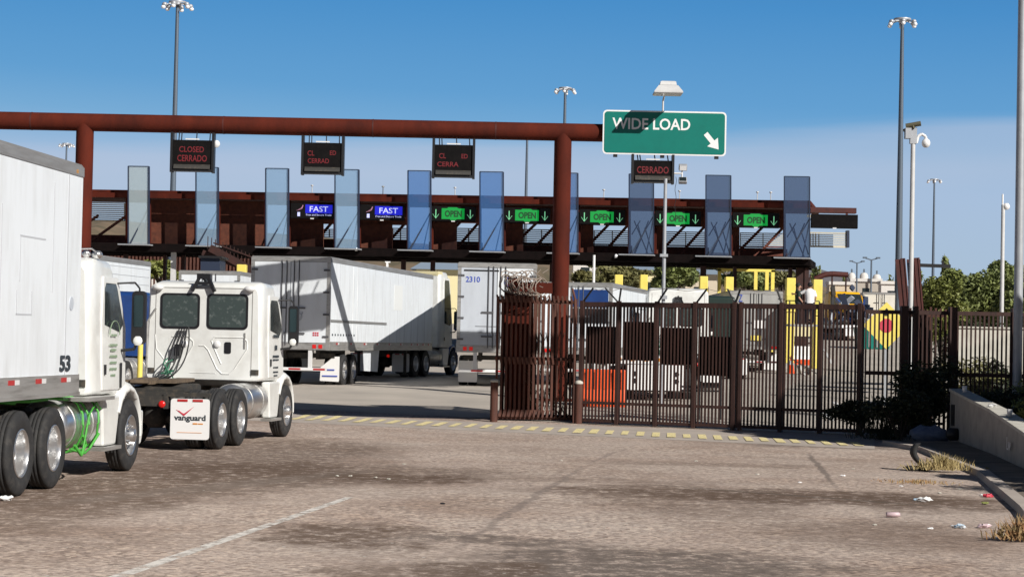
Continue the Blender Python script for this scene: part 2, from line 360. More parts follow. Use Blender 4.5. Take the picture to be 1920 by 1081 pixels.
    hh = noise(22, 4, .7); l.new(hh.outputs[0], bp.inputs['Height']); l.new(bp.outputs[0], b.inputs['Normal'])
    return m
def sheet(name, xs, ys, dz, material, edge=None):
    b = MB(); n = len(xs)
    vs = [(edge(x, y) if edge else x, y, gz(y)+dz) for y in ys for x in xs]
    b.add(vs, [(j*n+i, j*n+i+1, (j+1)*n+i+1, (j+1)*n+i) for j in range(len(ys)-1) for i in range(n-1)])
    o = b.build(name, material); o['kind'] = 'structure'; return o
ys = [-60, 0, 10, 20, 30, 40, 50, 57, 64, 82, 100, 115, 130, 150, 180, 210, 300, 400, 800, 1500, 3000]
sheet('ground', [-1500, -300, -60, 60, 300, 1500], ys, 0, ground_mat())
# concrete yard beyond the gate (starts on the skewed gate line)
def gateline(x): return 50.3 + (x-1.72)*(46.9-50.3)/(8.15-1.72)*1.0 if x < 9 else 46.4
m_yard = mat('yard_concrete', (.47, .42, .365), .9, 0, (.36, .325, .285), .5, .35, .7, bump=.1, bscale=20)
m_apron = mat('gutter_concrete', (.47, .41, .36), .9, 0, (.36, .31, .27), 1.2, .35, .7, bump=.15, bscale=30)
m_patch = mat('dark_asphalt', (.055, .052, .052), .9, 0, (.10, .095, .09), 2, .45, .75, bump=.3, bscale=60)
yy = [49, 50.5, 57, 64, 82, 100, 115, 130, 150, 180, 210]
b = MB(); xs = [-60, -30, -6, 0, 1.72, 4, 8.15, 9, 30, 60]
vs = []
for j, y in enumerate(yy):
    for x in xs: Y = y if j else min(gateline(x), 53.5)-.1; vs.append((x, Y if j != 1 else max(Y, gateline(x)+.3) if x > -2 else 54.2, 0))
vs = [(x, y, gz(y)+.012) for x, y, z in vs]
b.add(vs, [(j*10+i, j*10+i+1, (j+1)*10+i+1, (j+1)*10+i) for j in range(len(yy)-1) for i in range(9)])
b.build('yard', m_yard)['kind'] = 'structure'
# gutter strip in front of the gate and its yellow dashes
b = MB(); A, B_ = G(380, 768), G(1640, 818)
A2, B2 = G(380, 784), G(1640, 842)
vs = []
for i in range(41):
    u = i/40; p, q = A2.lerp(B2, u), A.lerp(B_, u)
    for v in (p, Vector((p.x+(q.x-p.x)*(50-p.y)/(q.y-p.y), 50, 0)) if p.y < 50 < q.y else (p+q)/2, q): vs.append((v.x, v.y, gz(v.y)+(.004 if v is p else .012)))
b.add(vs, [(j*3+i, j*3+i+3, j*3+i+4, j*3+i+1) for j in range(40) for i in range(2)])
b.build('gutter_strip', m_apron)['kind'] = 'structure'
def paint_mat(name, col, thr=.5, sc=9):
    m = bpy.data.materials.new(name); m.use_nodes = True; n, l = m.node_tree.nodes, m.node_tree.links
    b = n['Principled BSDF']; b.inputs['Base Color'].default_value = (*col, 1); b.inputs['Roughness'].default_value = .8
    t = N(n, 'ShaderNodeTexCoord'); x = N(n, 'ShaderNodeTexNoise'); x.inputs['Scale'].default_value = sc; x.inputs['Detail'].default_value = 6; x.inputs['Roughness'].default_value = .7; l.new(t.outputs['Object'], x.inputs[0])
    r = N(n, 'ShaderNodeValToRGB'); r.color_ramp.elements[0].position = thr-.1; r.color_ramp.elements[1].position = thr+.12; l.new(x.outputs[0], r.inputs[0]); l.new(r.outputs[0], b.inputs['Alpha'])
    return m
b = MB(); n_ = 37
for i in range(n_):
    t = (i+.3)/n_; x = 556+t*1070; y = 783+t*51
    p = G(x, y); L_ = random.uniform(.95, 1.2)*(1.05-.25*t); w_ = random.uniform(.075, .10); d = Vector((.078, .997, 0)); q = Vector((w_, 0, .009))
    vv = [p-d*L_-q, p-d*L_+q, p-q, p+q, p+d*L_-q, p+d*L_+q]
    b.add([Vector((v.x, v.y, gz(v.y)+.019)) for v in vv], [(0, 1, 3, 2), (2, 3, 5, 4)])
b.build('road_markings', paint_mat('worn_yellow_paint', (.82, .70, .36), .36, 16))['kind'] = 'structure'
b = MB(); a_, b_ = G(180, 1095), G(655, 932)
d_ = (b_-a_).normalized(); s_ = Vector((d_.y, -d_.x, 0))*.055
b.add([a_-s_*1.3+Vector((0, 0, .005)), a_+s_*1.3+Vector((0, 0, .005)), b_+s_+Vector((0, 0, .005)), b_-s_+Vector((0, 0, .005))], [(0, 1, 2, 3)])
b.build('lane_line', paint_mat('worn_white_paint', (.70, .66, .61), .44, 5))['kind'] = 'structure'
# lane stripes in the yard
b = MB()
for (x0, y0, x1, y1) in [(1545, 655, 1560, 682), (1497, 683, 1512, 705), (1540, 772, 1563, 790), (1565, 755, 1600, 790)]:
    p, q = G(x0, y0), G(x1, y1); d = (q-p).normalized(); s_ = Vector((d.y, -d.x, 0))*.07
    up = Vector((0, 0, .03)); b.add([p-s_+up, p+s_+up, q+s_+up, q-s_+up], [(0, 1, 2, 3)])
b.build('yard_stripes', paint_mat('stripe_white', (.7, .7, .68), .3))['kind'] = 'structure'

# ------------------------------------------------------------------ tractor units
WHEEL = {}
def wheel_meshes():
    b = MB().mat(0, True); g = [(-.14, .30), (-.14, .45), (-.12, .49), (-.105, .515), (-.06, .52), (-.055, .508), (-.045, .508), (-.04, .522), (-.005, .523), (0, .510), (.005, .523), (.04, .522), (.045, .508), (.055, .508), (.06, .52), (.105, .515), (.12, .49), (.14, .45), (.135, .38), (.12, .30), (.11, .29)]
    b.lathe(g, n=40); WHEEL['tyre1'] = b
    b = MB().mat(0, True); b.lathe(g, n=40); b.lathe(g, o=(-.33, 0, 0), n=40); WHEEL['tyre2'] = b
    b = MB().mat(0, True); b.lathe([(.125, .30), (.135, .285), (.12, .275), (.06, .265), (-.05, .255), (-.10, .235), (-.115, .20), (-.09, .13), (-.085, .11), (.03, .095), (.045, .07), (.05, .001)], n=40)
    for i in range(10): t = 2*math.pi*i/10; b.tube((-.10, math.cos(t)*.165, math.sin(t)*.165), (-.06, math.cos(t)*.165, math.sin(t)*.165), .014, n=6)
    b.mat(1)
    for i in range(10): t = 2*math.pi*(i+.5)/10; b.tube((-.10, math.cos(t)*.212, math.sin(t)*.212), (-.094, math.cos(t)*.212, math.sin(t)*.212), .02, n=8)
    WHEEL['rim2'] = b
    b = MB().mat(0, True); b.lathe([(.125, .30), (.14, .29), (.11, .27), (.04, .26), (.03, .25), (.07, .19), (.10, .14), (.10, .10), (.19, .095), (.20, .07), (.21, .001)], n=40)
    for i in range(10): t = 2*math.pi*i/10; b.tube((.08, math.cos(t)*.145, math.sin(t)*.145), (.15, math.cos(t)*.145, math.sin(t)*.145), .015, n=6)
    b.mat(1)
    for i in range(10): t = 2*math.pi*(i+.5)/10; b.tube((.04, math.cos(t)*.215, math.sin(t)*.215), (.058, math.cos(t)*.215, math.sin(t)*.215), .024, n=8)
    WHEEL['rim1'] = b
wheel_meshes(); _wm = {}
def wheel(parent, side, y, kind, z=.52, xo=1.08, mrim=None, steer=0):
    """kind 2 = dual, 1 = single"""
    key = (kind, (mrim or m_chrome).name)
    if key not in _wm:
        r = WHEEL['rim%d' % kind].build('wheel', [mrim or m_chrome, m_blk]); t = WHEEL['tyre%d' % kind].build('tyre', m_rub)
        _wm[key] = (r.data, t.data); COL.objects.unlink(r); COL.objects.unlink(t)
    rd, td = _wm[key]
    o = bpy.data.objects.new('wheel', rd); COL.objects.link(o); o.parent = parent
    o.location = (side*xo, y, z); o.rotation_euler = (random.uniform(0, 3) if side > 0 else 0, 0, (0 if side > 0 else math.pi)+steer)
    t = bpy.data.objects.new('tyre', td); COL.objects.link(t); t.parent = o
    return o
def ring(y, hb, ht, zb, zt, r=.12, k=5):
    """rounded trapezoid section at y"""
    pts = []
    for (cx, cz, sx, sz, a0) in ((ht-r, zt-r, 1, 1, 0), (-(ht-r), zt-r, -1, 1, 90), (-(hb-r*.6), zb+r*.6, -1, -1, 180), (hb-r*.6, zb+r*.6, 1, -1, 270)):
        rr = r if zt-r == cz else r*.6
        for i in range(k):
            a = R(a0+90*i/(k-1)); pts.append((cx+rr*math.cos(a), y, cz+rr*math.sin(a)))
    return pts
def rounded(x0, x1, z0, z1, r, k=5):
    pts = []
    for cx, cz, a0 in ((x1-r, z1-r, 0), (x0+r, z1-r, 90), (x0+r, z0+r, 180), (x1-r, z0+r, 270)):
        for i in range(k): a = R(a0+90*i/(k-1)); pts.append((cx+r*math.cos(a), cz+r*math.sin(a)))
    return pts
def tractor(name, label, cat, loc, rz, paint, roof=3.05, group='truck tractors', yb=3.0, hood=None, rims=None, detail=1, wb=5.0, wide=1.12):
    t = thing(name, label, cat, loc, rz, group); hp = hood or paint; W_ = wide
    c = MB().mat(0, True)
    H = roof
    c.loft([ring(yb, W_-.02, W_-.07, 1.16, H-.13), ring(yb+.02, W_, W_-.04, 1.14, H-.08), ring(yb+.5, W_, W_-.05, 1.14, H), ring(4.3, W_, W_-.07, 1.14, H-.02), ring(4.5, W_-.01, W_-.09, 1.1, H-.14), ring(4.98, W_-.03, W_-.05, 1.1, 2.12)])
    cab = c.build('cab', paint, t)
    c = MB().mat(0, True)
    c.loft([ring(4.94, W_-.06, W_-.10, 1.0, 2.03), ring(5.2, 1.02, .96, .95, 1.97), ring(5.5, .98, .90, .9, 1.86), ring(5.8, .92, .82, .8, 1.70, .2), ring(5.98, .84, .74, .8, 1.50, .2), ring(6.05, .8, .7, .82, 1.3, .15)])
    hd = c.build('hood', hp, t)
    # fenders wrap the steering wheels
    for s in (1, -1):
        c = MB().mat(0, True); rings = []
        for i in range(9):
            a = R(-8+i*20 if True else 0); ri, ro = .60, .67
            cy, cz = wb+.03, .56
            q = [(x*s, cy+math.cos(a)*r_*1.04, cz+math.sin(a)*r_*1.02) for x, r_ in ((.72, ri), (1.12, ri), (1.19, ri), (1.19, ri+.05), (1.10, ro+.06), (.72, ro+.12))]
            rings.append(q)
        c.loft(rings).build('fender', hp, t)
    c = MB(); c.prism([(5.72, .34), (6.0, .34), (6.1, .5), (6.1, .85), (5.74, .88)], -1.10, 1.10).build('bumper', hp, t, bevel=.03)
    c = MB(); c.box(-.6, .6, 6.04, 6.08, .95, 1.5).build('grille', m_chrome, t)
    c = MB(); c.prism([(4.56, H-.2), (4.98, 2.16), (5.0, 2.16), (4.58, H-.18)], -.95, .95).build('windshield', m_glass, t)
    for s in (1, -1):
        # doors with window, handle and seams
        d = MB(); X = s*(W_+.004)
        poly = [(3.72, 1.2), (4.92, 1.2), (4.95, 2.08), (4.55, H-.25), (3.82, H-.25), (3.72, 2.2)]
        k = W_-.03
        def xs_(z): return s*(W_ - .05*max(0, (z-1.2)/(H-1.2)) + .012)
        pts = [(xs_(z), y, z) for y, z in poly]; pin = [(xs_(z)-s*.03, y, z) for y, z in poly]; nn = len(poly)
        d.add(pts+pin, [tuple(range(nn))]+[(i, (i+1) % nn, nn+(i+1) % nn, nn+i) for i in range(nn)])
        door = d.build('door', paint, t, bevel=.006)
        g = MB(); poly = [(3.84, 2.12), (3.86, H-.42), (3.93, H-.34), (4.42, H-.34), (4.5, H-.42), (4.80, 2.14), (4.6, 2.02)]
        pts = [(xs_(z)+s*.006, y, z) for y, z in poly]; pin = [(xs_(z)-s*.01, y, z) for y, z in poly]; nn = len(poly)
        g.add(pts+pin, [tuple(range(nn))]+[(i, (i+1) % nn, nn+(i+1) % nn, nn+i) for i in range(nn)]); g.build('door_window', m_glass, door)
        g = MB(); g.box(s*(W_-.02), s*(W_+.03), 3.8, 3.85, 1.42, 1.56).build('handle', m_blk, door)
        # side fairing and steps between tank and steering wheel
        f = MB(); f.prism([(3.72, .42), (4.34, .42), (4.47, .8), (4.5, 1.12), (3.62, 1.12), (3.66, .8)], s*1.0, s*1.17); fo = f.build('side_fairing', paint, t, bevel=.03)
        f = MB(); f.box(s*1.02, s*1.24, 3.55, 4.4, .36, .41).build('step', m_alu, fo)
        # fuel tank with straps
        k = MB().mat(0, True); k.lathe([(1.95, .001), (1.95, .2), (1.97, .28), (2.02, .335), (2.06, .345), (3.56, .345), (3.6, .335), (3.6, .001)], 'y', (s*.82, 0, .76), n=32); tk = k.build('fuel_tank', m_chrome if detail else m_alu, t)
        for y in (2.35, 3.2): k = MB(); k.lathe([(y, .345), (y, .352), (y+.05, .352), (y+.05, .345)], 'y', (s*.82, 0, .76), n=32); k.build('tank_strap', m_alu, tk)
        # mirror on its arms
        k = MB(); y0 = 4.62
        k.prism(rounded(s*(W_+.16) if s > 0 else -(W_+.36), s*(W_+.36) if s > 0 else -(W_+.16), 1.85, 2.62, .06), y0, y0+.09, 'y'); mr = k.build('mirror', m_blk, t)
        k = MB(); k.prism(rounded(s*(W_+.19) if s > 0 else -(W_+.33), s*(W_+.33) if s > 0 else -(W_+.19), 2.1, 2.56, .03), y0-.006, y0-.001, 'y').build('mirror_glass', m_lampdk, mr)
        k = MB(); k.mat(0, True).blob((s*(W_+.26), y0+.01, 1.90), .075, (1, .5, 1), 6).build('mirror_back', hp, mr)
        k = MB(); k.path([(s*(W_-.05), 4.5, 2.72), (s*(W_+.2), 4.62, 2.74), (s*(W_+.26), 4.66, 2.66), (s*(W_+.26), 4.66, 2.6)], .014); k.build('mirror_arm', m_blk, mr); k = MB(); k.path([(s*(W_-.05), 4.7, 1.75), (s*(W_+.2), 4.66, 1.78), (s*(W_+.24), 4.66, 1.9)], .022); k.build('mirror_arm', m_blk, mr)
    # chassis
    c = MB()
    for s in (1, -1): c.box(s*.38, s*.45, -.85, 5.8, .72, .98)
    for y in (-.84, -.3, .66, 1.8, 2.6): c.box(-.38, .38, y, y+.08, .76, .94)
    for y in (0, 1.32): c.tube((-.95, y, .52), (.95, y, .52), .09); c.mat(0, True).blob((0, y, .56), .24, (1, 1, 1), 6)
    c.tube((-.95, wb, .48), (.95, wb, .48), .06)
    for s in (1, -1): c.tube((s*.5, -.45, .55), (s*.5, -.2, .9), .1); c.box(s*.5, s*.62, -.5, 1.9, .45, .55); c.tube((s*.55, .66, .5), (s*.55, .66, .95), .11)
    c.build('chassis', m_frame, t)
    c = MB(); c.prism([(0.15, 1.02), (.3, 1.06), (1.1, 1.12), (1.25, 1.08), (1.25, 1.0), (.15, .98)], -.46, .46)
    fw = c.build('fifth_wheel', m_frame, t)
    for s in (1, -1): wheel(t, s, 0, 2, mrim=rims); wheel(t, s, 1.32, 2, mrim=rims); wheel(t, s, wb, 1, mrim=rims)
    # rear lamps, plate, mud flaps on a hanger
    c = MB(); c.bar((-1.2, -.78, .97), (1.2, -.78, .97), .06, .07); c.build('flap_hanger', m_frame, t)
    for s in (1, -1):
        c = MB(); x0, x1 = (.50, 1.19) if s > 0 else (-1.19, -.50); c.prism(rounded(x0, x1, .2, .9, .05), -.80, -.785, 'y'); fl = c.build('mud_flap', m_signw, t)
        c = MB(); c.box(x0+.12, x0+.3, -.808, -.801, .85, .89); c.box(x1-.3, x1-.12, -.808, -.801, .85, .89); c.build('reflector', m_redr, fl)
    for x, z in ((-.30, .80), (.36, .80), (-.42, .80)):
        c = MB().mat(0, True); c.lathe([(-.875, .001), (-.875, .055), (-.85, .06)], 'y', (x, 0, z), 16); c.build('tail_lamp', m_red, t)
    c = MB(); c.box(-.4, -.2, -.87, -.86, .58, .70).build('licence_plate', m_signw, t)
    # back of the cab: windows, embossed ribs, vents, work lamps
    if detail:
        b0 = yb-.0
        for x0, x1 in ((-.86, -.08), (.06, .87)):
            c = MB(); c.prism(rounded(x0, x1, 2.12, 2.80, .09), b0-.012, b0+.02, 'y'); wn_ = c.build('rear_window', m_blk, t)
            c = MB(); c.prism(rounded(x0+.045, x1-.045, 2.16, 2.76, .07), b0-.016, b0-.008, 'y').build('pane', m_cabglass, wn_)
        c = MB()
        c.path([(-.95, b0, 2.0), (-.92, b0, 1.72), (-.70, b0, 1.45)], .011, 6)
        c.path([(-.62, b0, 1.97), (-.30, b0, 1.97), (-.20, b0, 1.88), (-.20, b0, 1.80), (-.40, b0, 1.45), (-.52, b0, 1.42)], .013, 6)
        c.path([(-.08, b0, 1.80), (.02, b0, 1.80), (.1, b0, 1.72), (.28, b0, 1.36), (.38, b0, 1.27), (.52, b0, 1.27), (.62, b0, 1.36), (.86, b0, 1.74), (.86, b0, 1.9), (.80, b0, 1.97), (.22, b0, 1.97), (.16, b0, 1.9), (.20, b0, 1.8), (.36, b0, 1.46)], .013, 6)
        c.path([(-.25, b0, 1.28), (.25, b0, 1.28)], .008, 6)
        c.build('embossing', paint, cab)
        for s in (1, -1): c = MB(); c.box(s*(W_-.17)-.006, s*(W_-.17)+.006, b0-.004, b0+.01, 1.22, H-.2); c.build('panel_seam', m_seamdk, cab)
        c = MB(); c.box(-(W_-.17), W_-.17, b0-.004, b0+.01, 2.90, 2.912); c.build('panel_seam', m_seamdk, cab)
        for x in (-.37, .27):
            c = MB().mat(0, True); c.lathe([(b0-.04, .001), (b0-.04, .05), (b0-.015, .068), (b0+.01, .07)], 'y', (x, 0, 1.83), 18); c.build('vent', m_silv, cab)
        c = MB(); c.prism(rounded(.42, .55, 1.66, 1.88, .03), b0-.012, b0+.01, 'y').build('vent_grille', m_blk, cab)
        c = MB(); c.box(.80, .83, b0-.015, b0, 1.76, 2.06).build('bracket', m_alu, cab)
        for s in (1, -1):
            c = MB().mat(0, True); c.blob((s*(W_-.22), b0-.06, 2.90), .075, (1.5, 1, .8), 6); c.build('work_lamp', m_silv, t)
            c = MB(); c.box(s*(W_-.17), s*(W_-.02), b0-.02, b0+.03, 1.26, 1.36) if s > 0 else c.box(-(W_-.02), -(W_-.17), b0-.02, b0+.03, 1.26, 1.36); c.build('marker', m_frame, cab)
        # roof antenna bracket
        c = MB(); c.bar((-.22, b0-.08, 2.84), (-.08, b0-.06, 3.12), .07, .06); c.bar((.22, b0-.08, 2.84), (.08, b0-.06, 3.12), .07, .06); c.bar((-.13, b0-.06, 3.13), (.13, b0-.06, 3.13), .08, .10); c.bar((-.14, b0-.07, 3.0), (.14, b0-.07, 3.0), .05, .05); c.bar((0, b0-.06, 3.1), (0, b0+.2, H-.05), .05); c.build('roof_bracket', m_blk, t)
        # air and power lines hanging behind the cab
        def curve(ps, n=14):
            out_ = []
            for i in range(n+1):
                t_ = i/n*(len(ps)-1); j = min(int(t_), len(ps)-2); f_ = t_-j
                p0, p1, p2, p3 = [Vector(ps[max(0, min(len(ps)-1, j+q_))]) for q_ in (-1, 0, 1, 2)]
                out_.append(.5*((2*p1)+(-p0+p2)*f_+(2*p0-5*p1+4*p2-p3)*f_**2+(-p0+3*p1-3*p2+p3)*f_**3))
            return out_
        c = MB(); rn = random.Random(4)
        for i in range(4):
            x0 = -.46+.05*i; j = lambda: rn.uniform(-.05, .05); c.path(curve([(x0, b0-.05, 2.12), (x0-.08+j(), b0-.12, 1.8), (x0-.14+j(), b0-.18, 1.45+j()), (x0-.25+j()*2, b0-.4, 1.2), (x0-.45+j()*2, 2.0, 1.12)]), .013, 6)
        c.path(curve([(-.28, b0-.05, 2.15), (-.24, b0-.15, 1.85), (-.30, b0-.25, 1.5), (-.45, b0-.4, 1.25), (-.7, 2.2, 1.1)]), .014, 6)
        c.box(-.53, -.42, b0-.14, b0-.02, 1.60, 1.82); c.build('air_lines', m_blk, t)
        c = MB()
        for i in range(5):
            q = lambda s_: rn.uniform(-s_, s_); c.path(curve([(-.62+q(.1), b0-.1, 1.5+q(.2)), (-.75+q(.12), b0-.25, 1.35+q(.12)), (-.58+q(.12), b0-.3, 1.25+q(.1)), (-.80+q(.1), b0-.35, 1.15), (-.6+q(.15), b0-.5, 1.08)]), .012, 6)
        c.build('green_air_line', m_dgreen, t)
        c = MB(); c.tube((-W_+.03, b0-.06, 1.25), (-W_+.03, b0-.06, 2.25), .022); c.path([(-W_+.03, b0-.06, 2.25), (-W_+.18, b0-.03, 2.5)], .018); c.build('grab_rail', m_alu, t)
    return t
m_seamdk = mat('seam_grey', (.22, .21, .20), .7)  # dark grey of the cab panel joints
m_lampdk = mat('mirror_face', (.05, .08, .09), .1, 1)
m_dgreen = mat('dull_green_hose', (.03, .16, .09), .5)
m_cabglass = mat('cab_rear_glass', (.045, .06, .055), .08, 0, (.16, .18, .17), 9, .54, .75, spec=.7)  # pale specks mixed into the colour imitate reflections in the panes

m_yelm = mat('amber_marker', (.6, .3, .08), .4)
m_concl2 = mat('pale_patch', (.76, .78, .78), .5)
m_cream = mat('cream_paint', (.72, .64, .38), .5)
m_cream2 = mat('off_white_paint', (.72, .70, .63), .5, 0, (.6, .58, .52), 2, .45, .8)
m_rustk = mat('dark_brown_steel', srgb((58, 26, 20)), .75, 0, srgb((38, 18, 15)), 3, .35, .7)  # darker brown steel for columns, stair and posts
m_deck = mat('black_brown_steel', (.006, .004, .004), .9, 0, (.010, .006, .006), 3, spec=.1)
m_rustk2 = mat('maroon_steel', srgb((80, 30, 24)), .7, 0, srgb((58, 22, 18)), 3, .35, .7)
m_louv = mat('cream_louvre', (.62, .57, .44), .5)
m_navy = mat('navy_steel', (.02, .03, .06), .5)
m_leddk = mat('unlit_diode', (.0, .05, .01), .6)
def glass_fin(name, tint, body, k):
    m = bpy.data.materials.new(name); m.use_nodes = True; n, l = m.node_tree.nodes, m.node_tree.links
    for x in list(n): n.remove(x)
    o = N(n, 'ShaderNodeOutputMaterial'); tr = N(n, 'ShaderNodeBsdfTransparent'); tr.inputs[0].default_value = (*tint, 1)
    df = N(n, 'ShaderNodeBsdfDiffuse'); df.inputs[0].default_value = (*body, 1); gl = N(n, 'ShaderNodeBsdfGlossy'); gl.inputs['Roughness'].default_value = .05
    a = N(n, 'ShaderNodeMixShader'); a.inputs[0].default_value = k; b = N(n, 'ShaderNodeMixShader'); b.inputs[0].default_value = .08
    l.new(tr.outputs[0], a.inputs[1]); l.new(df.outputs[0], a.inputs[2]); l.new(a.outputs[0], b.inputs[1]); l.new(gl.outputs[0], b.inputs[2]); l.new(b.outputs[0], o.inputs[0]); return m
m_fin0 = glass_fin('pale_reflection_glass', (.85, .87, .86), (.54, .64, .68), .45)  # panel tints step along the row to imitate the changing sky reflection
m_fin1 = glass_fin('light_reflection_glass', (.78, .86, .92), (.38, .56, .76), .36)
m_fin2 = glass_fin('blue_reflection_glass', (.68, .76, .86), (.08, .26, .66), .27)
m_fin3 = glass_fin('mid_reflection_glass', (.66, .72, .80), (.09, .22, .52), .25)
m_fin4 = glass_fin('slate_reflection_glass', (.56, .60, .65), (.07, .11, .24), .22)

# ------------------------------------------------------------------ trailers
def trailer(name, label, loc, rz, skin, L=16.15, H=4.11, zb=1.15, ribs=True, group='box trailers', rear=True, flap=True, seams=1.22, side_tape=True, doors=None):
    t = thing(name, label, 'trailer', loc, rz, group); w = 1.3
    c = MB(); c.box(-w, w, .06, L, zb+.28, H-.16); body = c.build('body', skin, t)
    c = MB()
    y = seams
    while y < L-.3: c.box(-w-.006, w+.006, y, y+.035, zb+.28, H-.16); y += seams
    c.build('side_seams', m_seam, body)
    c = MB(); c.prism([(-w-.012, H-.17), (w+.012, H-.17), (w+.012, H-.05), (w-.03, H), (-w+.03, H), (-w-.012, H-.05)], .0, L+.01, 'y'); c.build('top_rail', m_rail, t)
    c = MB(); c.box(-w-.014, w+.014, .0, L+.005, zb+.02, zb+.28); c.box(-w-.03, w+.03, .0, L, zb, zb+.05); br = c.build('bottom_rail', m_alu, t)
    if side_tape:
        c = MB()
        y = L-.5
        while y > .4:
            for s in (1, -1):
                x = s*(w+.0165); c.mat(0).box(min(x, x-s*.004), max(x, x-s*.004), y-.30, y-.06, zb+.185, zb+.245); c.mat(1).box(min(x, x-s*.004), max(x, x-s*.004), y-.06, y+.12, zb+.185, zb+.245)
            y -= 1.05 if L-y < 3 else 1.9
        c.build('reflective_tape', [m_redr, m_silv], br)
    # rear frame and doors
    c = MB()
    for s in (1, -1): c.box(min(s*1.3, s*1.19), max(s*1.3, s*1.19), -.03, .05, zb, H-.16)
    c.box(-1.19, 1.19, -.03, .05, zb+.02, zb+.22); c.box(-1.3, 1.3, -.03, .0, H-.17, H-.04); c.build('rear_frame', m_alu if rear else skin, t)
    for s in (1, -1):
        c = MB(); x0, x1 = (.012, 1.185) if s > 0 else (-1.185, -.012); c.box(x0, x1, -.02, .04, zb+.24, H-.18); d = c.build('rear_door', doors[0 if s < 0 else 1] if doors else skin, t)
        c = MB()
        for x in (s*.12, s*.28): c.tube((x, -.045, zb+.15), (x, -.045, H-.12), .018, n=6)
        for z in (zb+.5, zb+1.3): c.box(s*.1, s*.5, -.06, -.04, z, z+.05)
        c.build('lock_rod', m_gal2, d)
        for z in (zb+.4, zb+1.1, zb+1.8, zb+2.5):
            if z < H-.3: c = MB(); c.box(min(s*1.08, s*1.28), max(s*1.08, s*1.28), -.045, -.02, z, z+.06); c.build('hinge', m_gal2, d)
        for x in (s*1.08, s*.88):
            c = MB(); c.box(min(x, x-s*.12), max(x, x-s*.12), -.045, -.03, zb+.06, zb+.18); c.build('tail_lamp', m_red, t)
    c = MB()
    for s in (1, -1): c.box(s*.62, s*.74, .0, .08, .55, zb)
    c.mat(0).box(-1.22, 1.22, -.03, .08, .5, .6); 
    for i in range(6): c.mat(1 if i % 2 else 2).box(-1.2+i*.4, -.82+i*.4, -.035, -.03, .52, .58)
    c.build('underride_guard', [m_silv, m_redr, m_signw], t)
    ya = 2.3
    c = MB()
    for s in (1, -1): c.box(s*.5, s*.6, ya-.9, ya+2.6, .85, zb)
    c.box(-1.1, 1.1, ya-.8, ya-.75, .9, 1.05)
    for y in (ya, ya+1.24): c.tube((-.95, y, .5), (.95, y, .5), .07)
    c.build('undercarriage', m_frame, t)
    for s in (1, -1):
        for y in (ya, ya+1.24): wheel(t, s, y, 2, z=.51, xo=1.12, mrim=m_chrome)
        c = MB(); x0, x1 = (.62, 1.26) if s > 0 else (-1.26, -.62)
        c.prism(rounded(x0, x1, .14, .86, .05), ya-.78, ya-.765, 'y') if s < 0 else c.prism([(.62, .16), (1.24, .14), (1.26, .2), (1.26, .95), (1.05, .95), (.64, .6)], ya-.78, ya-.765, 'y')
        c.build('mud_flap', m_signw, t)
        c = MB(); c.box(s*.85, s*.95, L-3.1, L-3.0, .25, zb); c.box(s*.78, s*1.02, L-3.15, L-2.95, .2, .25); c.build('landing_leg', m_frame, t)
        if ribs:
            x0, x1 = (1.19, 1.21) if s > 0 else (-1.21, -1.19)
            c = MB(); c.prism([(5.2, .45), (7.2, .40), (7.4, 1.15), (5.0, 1.15)], x0, x1); c.build('side_skirt', m_whitetr, t)
    return t
m_seam = mat('panel_seam', (.50, .52, .55), .5)
m_gal2 = mat('rod_steel', (.12, .12, .13), .5, .4)
m_wire = mat('rusty_wire', (.32, .26, .22), .6, .3)
m_vine = mat('dead_vine', (.14, .10, .065), .9)
m_screen = mat('dark_screen', (.006, .005, .006), .8, 0, (.012, .010, .010), 4, .4, .7, spec=.15)
m_dirt = mat('verge_dirt', (.20, .165, .13), .95, 0, (.11, .09, .07), 1.5, .4, .65, bump=.4, bscale=12)
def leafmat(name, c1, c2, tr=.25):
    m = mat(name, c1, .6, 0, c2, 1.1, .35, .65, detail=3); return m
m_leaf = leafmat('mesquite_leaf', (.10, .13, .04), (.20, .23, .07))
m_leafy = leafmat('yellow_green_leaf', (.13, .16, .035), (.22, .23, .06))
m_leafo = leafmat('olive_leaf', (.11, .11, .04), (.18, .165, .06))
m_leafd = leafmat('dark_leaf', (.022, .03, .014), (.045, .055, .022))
m_bark = mat('bark', (.06, .045, .035), .9)
m_dry = mat('dry_grass_blade', (.42, .33, .15), .8, 0, (.28, .22, .10), 9)
m_dryr = mat('reddish_weed', (.30, .16, .07), .8, 0, (.30, .24, .12), 9)
m_mast = mat('mast_steel', (.10, .13, .17), .5, .2)
m_camo = mat('camera_housing', (.12, .11, .07), .5)
m_yel2 = mat('yellow_panel', (.68, .60, .12), .5)
m_hill = mat('dry_hill', (.20, .145, .095), .95, 0, (.10, .085, .05), .035, .4, .6, detail=8)
m_hillf = mat('haze_tinted_rock', (.13, .125, .14), .95, 0, (.10, .10, .12), .004, .4, .6)  # bluish grey puts the distance haze into the rock colour
m_orgroof = mat('orange_roof', (.42, .12, .06), .7)
m_roofb = mat('grey_roof', (.30, .30, .31), .7)
m_roofblu = mat('blue_grey_roof', (.18, .24, .32), .7)
m_wallw = mat('white_wall', (.62, .60, .57), .8)
m_wallc = mat('cream_wall', (.55, .47, .36), .8)
m_wallc2 = mat('tan_wall', (.42, .38, .33), .8)
m_blt = mat('bluish_wrapper', (.35, .5, .65), .4, 0, (.7, .7, .7), 20)
m_pinkish = mat('pinkish_can', (.55, .42, .45), .4)
m_bagb = mat('pale_blue_bag', (.12, .15, .24), .6, 0, (.2, .24, .33), 6)
m_truss = mat('truss_brown', srgb((130, 78, 66)), .8, 0, srgb((104, 60, 50)), 3)
